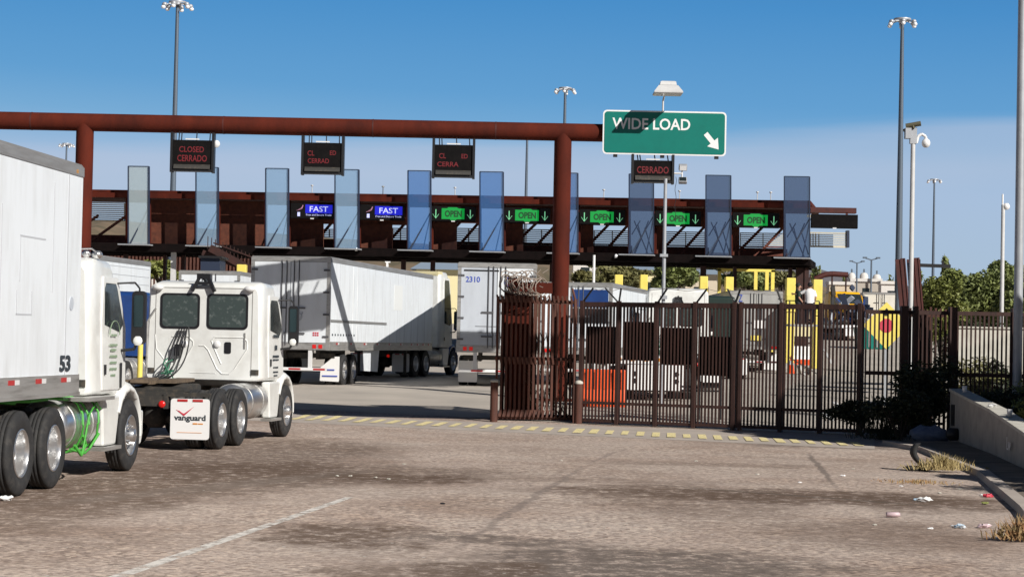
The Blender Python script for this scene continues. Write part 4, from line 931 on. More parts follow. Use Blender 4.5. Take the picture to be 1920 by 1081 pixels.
# lane signs
def lane_sign(x0, x1, y0, h, kind, label):
    D = Dr((x0+x1)/2)-.15; c = P((x0+x1)/2, y0+h/2+ROLL*(x1-x0)/2, D); s_ = F/D; w = (x1-x0)/s_; hh = h/s_
    t = thing('lane_sign', label, 'electronic sign', c, R(-1.5), 'electronic lane signs on the canopy')
    k = MB(); k.box(-w/2, w/2, -.1, .25, -hh/2, hh/2).build('housing', m_led, t, bevel=.02)
    if kind == 'OPEN':
        k = MB(); k.box(-w*.26, w*.25, -.108, -.102, -hh*.36, hh*.36); k.prism([(-.35, hh*.36), (-.28, hh*.43), (.2, hh*.43), (.3, hh*.36)], -.108, -.102, 'y'); k.prism([(-.2, -hh*.36), (-.14, -hh*.43), (.14, -hh*.43), (.2, -hh*.36)], -.108, -.102, 'y'); k.build('screen', m_ledgrn, t)
        text('lettering', 'OPEN', 1, m_leddk, t, REAR(0, -.112, 0), .003, fit=(w*.38, hh*.44), bold=.04)
        for s in (-1, 1):
            x = s*w*.385-.01; k = MB(); k.bar((x, -.11, hh*.28), (x, -.11, -hh*.28), .05, .02); k.bar((x-.17, -.11, -.03), (x, -.11, -hh*.32), .05, .02); k.bar((x+.17, -.11, -.03), (x, -.11, -hh*.32), .05, .02); k.build('arrow', m_ledpale, t)
    elif kind == 'FAST':
        k = MB(); k.box(-w*.16, w*.46, -.106, -.102, -hh*.16, hh*.40); k.build('screen', m_ledblu, t)
        text('lettering', 'FAST', 1, m_ledwht, t, REAR(w*.15, -.11, hh*.12), .003, fit=(w*.42, hh*.36), bold=.01)
        text('lettering', 'Free and Secure Trade', 1, m_ledwht, t, REAR(w*.15, -.106, -hh*.26), .003, fit=(w*.58, hh*.11))
        k = MB()
        for i in range(4): k.bar((-w*.36+.1*i, -.108, -hh*.05+.04*i+.05), (-w*.24+.02*i, -.108, hh*.12+.07*i), .05, .02)
        k.build('flag_emblem', m_ledpnk, t); k = MB(); k.box(-w*.34, -w*.28, -.108, -.102, -hh*.36, -hh*.1).build('flag_emblem', m_ledwht, t)
    k = MB(); k.box(-.1, .1, -.13, -.1, -hh/2-.03, -hh/2+.03).build('sensor', m_silv, t)
lane_sign(545, 627, 380, 29, 'FAST', 'blue FAST lane sign in the fourth bay, left of the other one')
lane_sign(675, 758, 383, 29, 'FAST', 'blue FAST lane sign nearer the green OPEN signs')
lane_sign(808, 892, 386, 28, 'OPEN', 'green OPEN lane sign furthest left, next to the blue FAST signs')
lane_sign(945, 1032, 389, 28, 'OPEN', 'green OPEN lane sign just left of the thick gantry post')
lane_sign(1086, 1172, 392, 28, 'OPEN', 'green OPEN lane sign just right of the thick gantry post')
lane_sign(1228, 1314, 395, 28, 'OPEN', 'green OPEN lane sign partly behind the slim grey pole')
lane_sign(1373, 1461, 398, 28, 'OPEN', 'green OPEN lane sign furthest right, between two glass panels')
lane_sign(1521, 1608, 401, 26, 'OFF', 'blank black lane sign on the right end of the canopy')
# ------------------------------------------------------------------ fence corner cage, bollards, sliding gate
cg = thing('fence_cage', 'tall rusty barred enclosure round the foot of the gantry post', 'fence', (.65, 51.4, 0))
def bars(mb, a, b, z0, z1, step, w, zv=0.0, dp=None):
    a, b = Vector(a), Vector(b); L = (b-a).length; d = (b-a)/L; n = int(L/step); q = Vector((-d.y, d.x, 0)); dp = dp or w
    for i in range(n+1):
        p = a+d*(i*L/n); zz = z1+random.uniform(-zv, zv); s = d*w/2; r = q*dp/2
        mb.hexa([p-s-r+Vector((0, 0, z0)), p+s-r+Vector((0, 0, z0)), p+s-r+Vector((0, 0, zz)), p-s-r+Vector((0, 0, zz)), p-s+r+Vector((0, 0, z0)), p+s+r+Vector((0, 0, z0)), p+s+r+Vector((0, 0, zz)), p-s+r+Vector((0, 0, zz))])
    return mb
random.seed(5)
A, B, C_, D_ = (-.34, 50.8, 0), (1.62, 50.8, 0), (1.62, 52.2, 0), (-.34, 52.2, 0)
k = bars(MB(), A, B, .12, 3.12, .109, .058, .04)
for i in range(18): x = -.34+i*.1089; k.bar((x-.0, 50.78, .3), (x-.035, 50.74, .12), .05); k.bar((x, 50.78, 3.0), (x-.03, 50.74, 3.16), .05); k.bar((x, 50.77, 1.45), (x-.03, 50.73, 1.62), .05)
k.build('bars', m_rustbar, cg, world=True)
k = bars(bars(bars(MB(), A, D_, .12, 3.1, .14, .05), B, C_, .12, 3.1, .14, .05), D_, C_, .12, 3.1, .16, .05); k.build('bars', m_rustbar, cg, world=True)
k = MB()
for z in (.1, 1.58, 3.02):
    for p, q in ((A, B), (B, C_), (C_, D_), (D_, A)): k.bar((p[0], p[1]+.04, z), (q[0], q[1]+.04, z), .05, .07)
k.build('rail', m_rustbar, cg, world=True)
k = MB(); k.px(946, 545, 1000, 780, 51.6, .05); k.px(1001, 545, 1005, 700, 51.5, .05); k.build('backing_plate', m_rust, cg, world=True)
k = MB(); k.px(952, 528, 1036, 548, 51.2, .3); k.px(952, 520, 975, 528, 51.2, .3); k.build('top_plate', m_rust, cg, world=True)
def coil(mb, c, r, n, tilt, wire=.012, L=.7):
    pts = []
    for i in range(n*14):
        a = 2*math.pi*i/14; t = i/(n*14); rr = r*(1+.12*math.sin(i*1.7))
        pts.append((c[0]-L/2+L*t+rr*math.cos(a)*.75+random.uniform(-.02, .02), c[1]+rr*math.cos(a)*.6, c[2]+rr*math.sin(a)*.85+tilt*t))
    return mb.path(pts, wire, 4)
k = MB(); random.seed(9); coil(k, (.35, 51.1, 3.45), .27, 9, -.1, .016, 1.0); coil(k, (.25, 51.2, 3.5), .33, 5, .0, .014, .8)
for i in range(26):
    p = Vector((random.uniform(-.15, .8), 51+random.uniform(-.2, .2), random.uniform(3.2, 3.75))); k.bar(p, p+Vector((random.uniform(-.15, .15), .05, random.uniform(-.15, .15))), .05, .01)
tag(k.build('razor_wire_coil', m_wire), 'tangled coil of razor wire lying on top of the rusty enclosure', 'razor wire')
k = MB(); random.seed(3)
for i in range(420):
    p = Vector((random.uniform(.45, 1.45), 51.35+random.uniform(-.3, .3), abs(random.gauss(0, .8)))); k.bar(p, p+Vector((random.gauss(0, .06), random.gauss(0, .06), random.gauss(.05, .1))), .018, .006)
for i in range(5):
    pts = [(.6+.18*i+.08*math.sin(j+i), 51.3, .25*j) for j in range(10)]; k.path(pts, .01, 4)
tag(k.build('dead_vines', m_vine), 'dry dead vines climbing inside the rusty enclosure', 'vines')
for px_, lab in ((926, 'capped brown bollard at the left foot of the rusty enclosure'), (1081, 'capped brown bollard where the rusty enclosure meets the gate')):
    t = thing('bollard', lab, 'bollard', (G(px_, 787).x, 50.25, 0), 0, 'brown bollards at the enclosure')
    k = MB(); k.tube((0, 0, 0), (0, 0, 1.0), .095, n=20); k.build('post', m_rustbar, t)
    k = MB().mat(0, True); k.lathe([(.99, .10), (1.02, .105), (1.05, .09), (1.075, .05), (1.08, .001)], 'z', n=18).build('cap', m_concl, t)

gt = thing('sliding_gate', 'long dark barred gate with angled wire arms on its posts', 'gate', (1.72, 50.3, 0), math.atan2(46.9-50.3, 8.15-1.72))
GL = math.hypot(6.43, 3.4)
def gs(x): k_ = (x-960)/F; return (k_*50.3-1.72)/(.884+.468*k_)
k = bars(MB(), (0, 0, 0), (GL, 0, 0), .1, 2.98, .0905, .036, 0, .05); k.build('bars', m_gatebar, gt)
k = MB(); k.box(0, GL, -.035, .035, 2.90, 3.02); k.box(0, GL, -.03, .03, .50, .57); k.box(0, GL, -.03, .03, .06, .13); k.build('rail', m_gatebar, gt)
gp = [1093, 1161, 1233, 1305, 1379, 1391, 1467, 1541, 1614]
k = MB()
for x in gp:
    s = gs(x); w = .045 if x != 1391 else .035; k = MB(); k.box(s-w, s+w, -.06, .06, 0, 3.05); k.build('post', m_gatebar, gt)
tips = []
for x, ar in ((1093, (1,)), (1161, (-1, .3)), (1233, (.9,)), (1305, (1,)), (1379, (-.5, .5)), (1467, (-.3,)),):
    s = gs(x)
    for a in ar: k = MB(); k.bar((s, 0, 3.0), (s+.33*a, -.1, 3.36), .035); tips.append((s+.33*a, -.1, 3.36)); k.build('wire_arm', m_blk, gt)
k = MB(); tips.sort()
for a, b_ in zip(tips, tips[1:]):
    m_ = ((a[0]+b_[0])/2, -.1, min(a[2], b_[2])-.06); k.path([a, m_, b_], .006, 4)
k.build('barbed_wire', m_wire, gt)
k = MB()
for i in range(4): k.bar((gs(1100), -.02, .6+.3*i), (gs(1100)+.0, -.02, .9+.3*i), .02)
for x0, x1, z0, z1 in ((1097, 1157, 1.5, 2.42), (1166, 1229, 1.6, 2.55), (1238, 1301, 1.52, 2.42), (1310, 1375, 1.28, 2.22)):
    k = MB(); k.box(gs(x0), gs(x1), .16, .18, z0, z1); k.box(gs(x0), gs(x1), .03, .16, z0, z0+.03); k.box(gs(x0), gs(x1), .14, .16, (z0+z1)/2-.02, (z0+z1)/2+.02); k.build('screen_plate', m_screen, gt)
k = MB(); k.path([(-.1, -.1, 0), (-.1, -.1, 2.7), (-.12, -.1, 3.1), (-.2, -.1, 3.35)], .03, 8); k.build('conduit', m_rustbar, gt)
# two short stop frames and a ground rail behind the gate
for x0, x1, D, lab in ((1310, 1350, 52.5, 'low dark pipe stop frame close behind the gate'),):
    t = thing('stop_frame', lab, 'barrier', P(x0, 780, D)*1.0); t.location.z = gz(D)
    w = (x1-x0)/F*D; k = MB(); k.bar((0, 0, 0), (0, 0, 1.3), .06); k.bar((w, 0, 0), (w, 0, 1.2), .06); k.bar((-.5, 0, .85), (w, 0, .85), .05); k.bar((-.5, 0, .75), (w, 0, .75), .05); k.build('frame', m_blk, t)
# orange water barrier behind the gate
ob = thing('plastic_barrier', 'bright orange plastic barrier behind the left end of the gate', 'barrier', G(1130, 762))
k = MB(); k.prism([(-.28, 0), (-.28, .2), (-.12, .5), (-.09, 1.05), (.09, 1.05), (.12, .5), (.28, .2), (.28, 0)], -.62, .62).build('body', m_orange, ob, bevel=.03)
k = MB(); [k.box(-.5+.25*i, -.42+.25*i, -.14, -.10, .5, .98) for i in range(5)]; k.build('rib', m_orange, ob)

# fence to the right of the gate
ff = thing('perimeter_fence', 'dark barred fence running right from the gate behind the low wall', 'fence', (8.15, 46.9, 0))
X0, X1 = 8.2, 15.5
k = bars(MB(), (X0, 46.85, 0), (X1, 46.0, 0), .05, 2.9, .099, .038, 0, .05); k.build('bars', m_gatebar, ff, world=True)
k = MB()
for z in (2.86, 1.45, .12): k.bar((X0, 46.85, z), (X1, 46.0, z), .06, .09)
k.build('rail', m_gatebar, ff, world=True)
for px_, w in ((1695, .16), (1716, .10), (1786, .17), (1899, .08)):
    x = (px_-960)/F*46.6; k = MB(); k.box(x-w/2, x+w/2, 46.4, 46.62, 0, 3.0); k.build('post', m_gatebar, ff, world=True)
s2 = thing('barred_panel', 'spare rusty barred panel standing behind the perimeter fence', 'fence panel', (9.4, 47.3, 0))
k = bars(MB(), (9.65, 47.2, 0), (10.1, 47.15, 0), .1, 2.98, .10, .05, .03); [k.bar((9.6, 47.2, z), (10.1, 47.15, z), .06) for z in (.3, 1.4, 2.8)]; k.build('bars', m_rustbar, s2, world=True)
s2 = thing('barred_panel', 'dark barred panel behind the thick right post of the gate', 'fence panel', (8.75, 47.4, 0))
k = bars(MB(), (9.28, 47.6, 0), (9.75, 47.4, 0), .1, 2.95, .085, .055, .03); [k.bar((9.28, 47.6, z), (9.75, 47.4, z), .06) for z in (.3, 1.4, 2.8)]; k.build('bars', m_gatebar, s2, world=True)
# leaning steel planks
random.seed(2)
for i, (xb, xt, D, ln) in enumerate([(1716, 1684, 53, 486), (1722, 1692, 52.7, 484), (1730, 1706, 53.2, 486), (1738, 1711, 52.8, 489), (1746, 1718, 53, 483)]):
    a, b_ = P(xb, 600, D), P(xt, ln, D); k = MB(); a.z -= 2.8; k.bar(a, b_, .11 if i % 2 else .16, .05); k.bar(a+Vector((.05, -.03, 0)), b_+Vector((.05, -.03, 0)), .03, .03)
    tag(k.build('steel_plank', m_rustk2), ['leftmost of the rusty steel planks leaning behind the fence', 'second rusty steel plank from the left in the leaning stack', 'middle rusty steel plank of the leaning stack', 'second rusty steel plank from the right in the leaning stack', 'rightmost of the rusty steel planks leaning behind the fence'][i], 'steel plank', 'rusty steel planks leaning together')
t = thing('arm_post', 'dark horizontal arm with a small bird-like fitting, over the leaning planks', 'post', (P(1722, 500, 53.4).x, 53.6, .2))
k = MB(); k.bar(P(1724, 497, 53.4), P(1782, 499, 53.4), .09); k.bar(P(1768, 495, 53.4), P(1768, 490, 53.4), .06); k.build('arm', m_blk, t, world=True); k = MB(); k.px(1722, 486, 1726, 640, 53.6, .1); k.build('post', m_blk, t, world=True)

# ------------------------------------------------------------------ low wall on the right
wl_ = thing('concrete_wall', 'low concrete wall with pale coping sloping down at the right edge', 'wall', (9.5, 44, 0))
wp = [((9.55, 44.0), 1.12), ((9.02, 38.0), .86), ((8.42, 33.0), .62), ((7.9, 27.5), .40), ((7.2, 21), .2)]
k = MB(); rings = [[(x, y, -.05), (x+.22, y, -.05), (x+.22, y, z), (x, y, z)] for (x, y), z in wp]; k.loft(rings, True, False).build('wall', m_conc, wl_, world=True)
k = MB(); rings = [[(x-.03, y, z), (x+.32, y, z), (x+.32, y, z+.06), (x-.03, y, z+.06)] for (x, y), z in wp]; k.loft(rings, True, False).build('coping', m_concl, wl_, world=True)
k = MB(); k.box(9.5-.04, 9.55, 43.2, 43.5, .4, .85); k.build('drain_box', m_blk, wl_, world=True)
text('graffiti', 'Lw', 1, m_signw, wl_, face_m((8.62-.03, 34.9, .42), (-.115, -1, 0), (0, 0, 1)), .002, fit=(.5, .22), world=True)
k = MB(); k.mat(0, True).blob((9.32, 42.6, .25), .16, (1, 1, 1), 5); tag(k.build('pipe_fitting', m_blk), 'small black round fitting at the foot of the concrete wall', 'pipe fitting')
# kerb and dirt verge between road and wall
k = MB(); pts = [G(1630, 833), G(1700, 846), G(1800, 890), G(1870, 960), G(1915, 1040)]
pp = [(p.x+.25, p.y) for p in pts]+[(5.4, 15), (5.1, 5)]
rings = [[(x, y, -.02), (x+.22, y+.03, -.02), (x+.22, y+.03, .09), (x+.03, y, .09)] for x, y in pp]; k.loft(rings, True, False)
k.build('kerb', m_apron)['kind'] = 'structure'
k = MB(); vs = []
for x, y in pp: vs += [(x+.2, y, .075), (x+1.2, y+.1, .10), (x+6, y+.5, .12), (x+30, y+2, .15)]
k.add(vs, [(j*4+i, j*4+i+1, (j+1)*4+i+1, (j+1)*4+i) for j in range(len(pp)-1) for i in range(3)]); k.build('verge', m_dirt)['kind'] = 'structure'

# ------------------------------------------------------------------ plants
def leaves(mb, c, rad, n, size, droop=0, clumps=12, seed=1, flat=.75, up=0):
    rnd = random.Random(seed); cs = []
    for i in range(clumps):
        a = rnd.uniform(0, 2*math.pi); e = rnd.uniform(-.6, 1); q = rnd.uniform(.35, .85)
        cs.append((Vector((math.cos(a)*rad[0]*q*math.cos(e), math.sin(a)*rad[1]*q*math.cos(e), math.sin(e)*rad[2]*q)), rnd.uniform(.25, .5)))
    cs.append((Vector((0, 0, 0)), .6))
    for i in range(n):
        cc, f = rnd.choice(cs)
        d = Vector((rnd.gauss(0, 1), rnd.gauss(0, 1), rnd.gauss(0, 1))).normalized()*rnd.random()**.5
        p = Vector(c)+cc+Vector((d.x*rad[0]*f, d.y*rad[1]*f, d.z*rad[2]*f*flat))
        u = Vector((rnd.gauss(0, 1), rnd.gauss(0, 1), rnd.gauss(0, .6)+up)).normalized()*size*rnd.uniform(.6, 1.5); v = u.cross(Vector((rnd.gauss(0, 1), rnd.gauss(0, 1), rnd.gauss(0, 1)))).normalized()*size*rnd.uniform(.3, .6)
        mb.add([p-u, p+v, p+u, p-v], [(0, 1, 2, 3)])
    return mb, cs
def tree(name, label, x, y, z0, h, rad, n, size, material, seed, cat='tree', group=None, flat=.75):
    t = thing(name, label, cat, (x, y, z0), 0, group); c = (0, 0, h-rad[2])
    n = int(n*1.5)
    mb, cs = leaves(MB(), c, rad, n, size, clumps=16, seed=seed, flat=flat); mb.build('crown', material, t)
    k = MB(); r0 = max(.06, h*.03); mid = Vector((0, 0, max(.3, h-2.2*rad[2]))); k.tube((0, 0, -.2), mid, r0, r0*.75, 8)
    for cc, f in cs[:9]: q = Vector(c)+cc*.9; m_ = (mid+q)/2+Vector((0, 0, .2)); k.tube(mid, m_, r0*.5, r0*.3, 6); k.tube(m_, q, r0*.3, r0*.08, 5)
    k.build('trunk', m_bark, t); return t
def treepx(px_, ytop, D, wpx, hpx, n, size, material, seed, label, name='tree', group='trees', cat='tree'):
    p = P(px_, ytop, D); s = D/F; rx, rz = wpx*s/2, hpx*s/2
    return tree(name, label, p.x, D, gz(D), p.z-gz(D), (rx, rx, rz), n, size, material, seed, cat, group)
treepx(1880, 468, 78, 170, 200, 19000, .085, m_leaf, 1, 'big green mesquite tree behind the right fence, at the photo edge', 'mesquite_tree', 'trees behind the right fence')
treepx(1815, 484, 72, 150, 190, 18000, .08, m_leaf, 2, 'broad mesquite tree behind the thick right fence post', 'mesquite_tree', 'trees behind the right fence')
treepx(1768, 508, 68, 100, 160, 11000, .07, m_leafy, 3, 'yellowish green bush tree right of the leaning planks', 'mesquite_tree', 'trees behind the right fence')
treepx(1950, 470, 70, 150, 210, 12000, .085, m_leaf, 4, 'mesquite tree cut off by the right photo edge', 'mesquite_tree', 'trees behind the right fence')
treepx(1165, 492, 150, 110, 62, 3500, .22, m_leafo, 5, 'olive green tree behind the short white trailer', 'tree', 'trees beyond the yard')
treepx(1265, 488, 145, 95, 66, 3500, .22, m_leaf, 6, 'dark green tree right of the slim grey pole', 'tree', 'trees beyond the yard')
treepx(1400, 486, 140, 90, 72, 3500, .22, m_leaf, 7, 'dark tree seen through the yellow clearance frame', 'tree', 'trees beyond the yard')
treepx(1465, 500, 150, 60, 50, 2200, .22, m_leafo, 8, 'small olive tree right of the yellow clearance frame', 'tree', 'trees beyond the yard')
treepx(1130, 480, 260, 60, 26, 1500, .35, m_leaf, 9, 'dark far tree between the pale houses', 'tree', 'trees beyond the yard')
treepx(1350, 482, 240, 50, 40, 1500, .35, m_leafo, 12, 'far olive tree left of the yellow clearance frame', 'tree', 'trees beyond the yard')
treepx(300, 482, 150, 70, 50, 1500, .22, m_leafy, 10, 'leafy green tree above the gap between two trailers on the left', 'tree', 'trees beyond the yard')
treepx(1100, 500, 130, 60, 50, 1800, .2, m_leafo, 14, 'olive bush tree right of the thick gantry post', 'tree', 'trees beyond the yard')
for i, (px_, yt_, D) in enumerate([(1531, 486, 320), (1583, 507, 420), (1670, 516, 420), (1722, 500, 300), (1776, 472, 300)]):
    p = P(px_, yt_, D); t = thing('cypress_tree', ['tall dark cypress just right of the canopy', 'small dark cypress left of the far tanks', 'small cypress right of the far tanks', 'far cypress beside the leaning planks', 'far cypress behind the mesquite trees'][i], 'tree', (p.x, D, gz(D)), 0, 'distant cypress trees')
    h = p.z-gz(D); k = MB(); leaves(k, (0, 0, h*.55), (h*.07, h*.07, h*.46), 500, .45, clumps=10, seed=20+i, flat=1, up=1); k.build('crown', m_leaf, t); k = MB(); k.tube((0, 0, 0), (0, 0, h*.5), .2); k.build('trunk', m_bark, t)
# shrubs in the shade beside the gate and behind the wall
def shrub(name, label, x, y, z, rad, n, size, material, seed, up=.3):
    t = thing(name, label, 'shrub', (x, y, z)); k, cs = leaves(MB(), (0, 0, rad[2]*.9), rad, n, size, clumps=10, seed=seed, up=up); k.build('foliage', material, t)
    k = MB(); rnd = random.Random(seed)
    for i in range(7): k.tube((0, 0, 0), (rnd.uniform(-.7, .7)*rad[0], rnd.uniform(-.7, .7)*rad[1], rad[2]*1.3), .018, .006, 5)
    k.build('stem', m_bark, t)
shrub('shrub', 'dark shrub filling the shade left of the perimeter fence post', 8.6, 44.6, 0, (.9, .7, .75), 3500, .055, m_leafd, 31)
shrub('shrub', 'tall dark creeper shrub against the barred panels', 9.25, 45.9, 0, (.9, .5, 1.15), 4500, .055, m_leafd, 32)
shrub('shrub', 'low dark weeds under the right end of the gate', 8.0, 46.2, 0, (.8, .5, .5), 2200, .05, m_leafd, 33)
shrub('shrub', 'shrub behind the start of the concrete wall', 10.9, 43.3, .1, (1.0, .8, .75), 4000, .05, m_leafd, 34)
shrub('shrub', 'sunlit green shrub behind the wall at the right edge', 10.9, 40.5, .1, (.9, .9, .65), 4500, .05, m_leaf, 35)
shrub('shrub', 'green bush behind the fence at the far right', 12.0, 44.5, .1, (.9, .8, .9), 3500, .055, m_leaf, 36)
shrub('shrub', 'thin straggly shrub seen through the bars right of the thick post', 10.6, 48.5, 0, (1.3, .7, 1.1), 1600, .05, m_leafo, 37)
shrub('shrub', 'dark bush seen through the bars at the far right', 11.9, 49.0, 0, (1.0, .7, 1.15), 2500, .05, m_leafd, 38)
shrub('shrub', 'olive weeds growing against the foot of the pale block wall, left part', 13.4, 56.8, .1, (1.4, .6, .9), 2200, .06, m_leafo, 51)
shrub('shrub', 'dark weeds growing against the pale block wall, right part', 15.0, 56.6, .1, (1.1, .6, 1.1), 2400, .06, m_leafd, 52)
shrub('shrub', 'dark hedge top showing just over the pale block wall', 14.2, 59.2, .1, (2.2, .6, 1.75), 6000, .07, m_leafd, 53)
def grass(name, label, x, y, z, r, h, n, material, seed):
    k = MB(); rnd = random.Random(seed)
    for i in range(n):
        a = rnd.uniform(0, 6.28); q = abs(rnd.gauss(0, .5))*r; p = Vector((x+math.cos(a)*q*1.6, y+math.sin(a)*q, z)); tip = p+Vector((rnd.gauss(0, .25)*h, rnd.gauss(0, .25)*h, h*rnd.uniform(.3, 1)*max(.25, 1-.5*q/r))); w = Vector((rnd.uniform(-1, 1), rnd.uniform(-.3, .3), 0)).normalized()*.006
        m_ = (p+tip)/2+Vector((0, 0, .1*h)); k.add([p-w, p+w, m_+w, tip, m_-w], [(0, 1, 2, 3, 4)])
    o = k.build(name, material); tag(o, label, 'grass', kind='stuff')
p = G(1755, 885); grass('dry_grass', 'dry yellow grass tuft on the kerb by the curved tyre scrap', p.x+.1, p.y, .04, .34, .33, 330, m_dry, 1)
p = G(1905, 1015); grass('dry_grass', 'reddish dry weeds at the lower right edge', p.x+.05, p.y, .02, .2, .33, 260, m_dryr, 2)
p = G(1720, 905); grass('dry_grass', 'thin dry grass flattened beside the kerb', p.x, p.y, .0, .5, .07, 220, m_dryr, 3)
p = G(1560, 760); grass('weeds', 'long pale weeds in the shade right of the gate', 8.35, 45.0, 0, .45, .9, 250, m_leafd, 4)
# shade trees standing just outside the picture on the right
tree('mesquite_tree', 'mesquite tree shading the right end of the gate from outside the photo', 15.6, 38.0, 0, 8.6, (3.4, 3.8, 2.9), 17000, .24, m_leaf, 41)
tree('mesquite_tree', 'low mesquite behind the wall, just outside the photo', 13.4, 33.5, 0, 4.4, (2.0, 2.6, 1.7), 9000, .15, m_leaf, 43)
tree('mesquite_tree', 'small mesquite over the near wall end, outside the photo', 11.3, 28.0, 0, 3.8, (1.7, 2.4, 1.5), 8000, .14, m_leaf, 44)
bs = thing('overhead_sign', 'unseen panel on a cantilever post, added to cast shade on the ground by the gate', 'road sign', (15, 40, 0))  # unseen panel, added and shaped only to throw the dark ground patch
k = MB(); k.tube((15, 40, 0), (15, 40, 11.6), .28, n=16); k.build('post', m_rust, bs, world=True)
k = MB(); k.tube((15, 40, 11), (5.4, 40, 11), .2, n=16); k.build('arm', m_rust, bs, world=True)
k = MB(); k.prism([(5.0, 9.6), (10.4, 9.5), (10.4, 12.6), (7.6, 14.4), (5.6, 12.6)], 39.74, 39.8, 'y'); k.build('panel', m_galv, bs, world=True)
shrub('shrub', 'bush leaning over the near end of the concrete wall, outside the photo', 9.2, 27.5, .1, (1.1, 1.8, 1.3), 5000, .06, m_leafd, 42)

# pale barrier wall and low ground behind the fence
k = MB(); k.px(1788, 613, 2100, 720, 58, .4); k.px(1785, 611, 2100, 614, 57.95, .5); o = k.build('block_wall', m_concl); tag(o, 'long pale block wall standing in sun behind the perimeter fence', 'wall')

# ------------------------------------------------------------------ masts and poles
def mast(px_, ytop, D, wpx, label, heads=6):
    p = P(px_, ytop, D); g = gz(D); t = thing('high_mast_light', label, 'light mast', (p.x, D, g), 0, 'high mast lights'); H = p.z-g; s = wpx*D/F/2
    k = MB(); k.tube((0, 0, 0), (0, 0, H), .30, .13, 12); k.build('pole', m_mast, t)
    k = MB(); k.tube((0, 0, H-.1), (0, 0, H+.25), .3); k.mat(0, True).lathe([(H+.05, s*.55), (H+.12, s*.57), (H+.2, s*.55)], 'z', n=20); k.build('ring', m_galv, t)
    for i in range(heads):
        a = 2*math.pi*i/heads+.4; c = Vector((math.cos(a)*s*.82, math.sin(a)*s*.82, H-.1)); k = MB(); k.bar((0, 0, H+.1), c, .07)
        o_ = c+Vector((math.cos(a)*.1, math.sin(a)*.1, -.12)); k.mat(0, True).blob(c, s*.17, (1, 1, .9), 5); h_ = k.build('lamp_head', m_galv, t)
        k = MB().mat(0, True); k.blob(o_-Vector((0, 0, s*.07)), s*.15, (1, 1, .8), 5); k.build('lens', m_lamp, h_)
mast(333, 8, 158, 60, 'high mast light cut by the top edge at upper left')
mast(1692, 40, 150, 58, 'tall high mast light at upper right')
mast(1060, 168, 205, 44, 'high mast light right above the thick gantry post')
mast(1752, 338, 330, 30, 'small far high mast light right of the camera pole')
mast(125, 271, 330, 30, 'small far high mast light over the nearest trailer')
mast(989, 236, 260, 30, 'thin far mast rising behind the gantry pipe')
def pole(px_, ytop, D, r, m, label, ybot=None, name='pole'):
    p = P(px_, ytop, D); t = thing(name, label, 'pole', (p.x, D, gz(D))); H = p.z-gz(D); k = MB(); k.tube((0, 0, 0), (0, 0, H), r, r*.9, 14); k.build('shaft', m, t); return t, H
t, H = pole(1712, 268, 48.5, .062, m_whpole, 'white camera pole in front of the leaning planks', name='camera_pole')
k = MB(); k.box(-.08, .08, -.06, .06, H-.02, H+.36); k.box(-.2, -.06, -.1, .1, H+.1, H+.35); k.build('bracket', m_galv, t)
k = MB(); k.tube((-.18, 0, H+.4), (.16, -.1, H+.46), .06); k.tube((-.2, .1, H+.3), (.0, -.1, H+.38), .045); k.build('camera', m_camo, t)
k = MB(); k.path([(.08, 0, H+.0), (.12, 0, H+.16), (.2, 0, H+.22), (.3, 0, H+.16), (.31, 0, H+.08)], .035, 8); k.mat(0, True).blob((.31, 0, H+.0), .105, (1, 1, 1.1), 7); k.build('dome_camera', m_signw, t)
t, H = pole(1881, 384, 66, .07, m_whpole, 'thin white pole with a small camera, left of the stout pole at the right edge', name='camera_pole')
k = MB(); k.mat(0, True).blob((.1, 0, H-.05), .12, (1, 1, 1), 6); k.tube((-.02, 0, H), (-.02, 0, H+.35), .03); k.build('camera', m_signw, t)
t, H = pole(1918, -60, 45.2, .105, m_galv, 'stout pale pole cut by the right photo edge'); 
t, H = pole(1248, 335, 57.6, .055, m_galv, 'slim grey pole with junction fittings between gate and canopy')
k = MB(); k.box(-.1, .1, -.12, -.04, 3.05, 3.15); k.box(-.12, .1, -.1, .1, 4.25, 4.33); k.build('junction_box', m_galv, t)
for px_, y_, D, lab in ((1607, 492, 300, 'far double-head lamp post left of the other one'), (1634, 486, 260, 'far double-head lamp post before the long pale hangar')):
    t, H = pole(px_, y_, D, .12, m_mast, lab, name='lamp_post'); k = MB(); k.bar((-.9, 0, H+.2), (0, 0, H-.1), .15); k.bar((.9, 0, H+.2), (0, 0, H-.1), .15); k.box(-1.1, -.6, -.2, .2, H+.1, H+.3); k.box(.6, 1.1, -.2, .2, H+.1, H+.3); k.build('lamp_head', m_mast, t)
pole(1114, 478, 110, .08, m_signw, 'thin white post right of the thick gantry post')

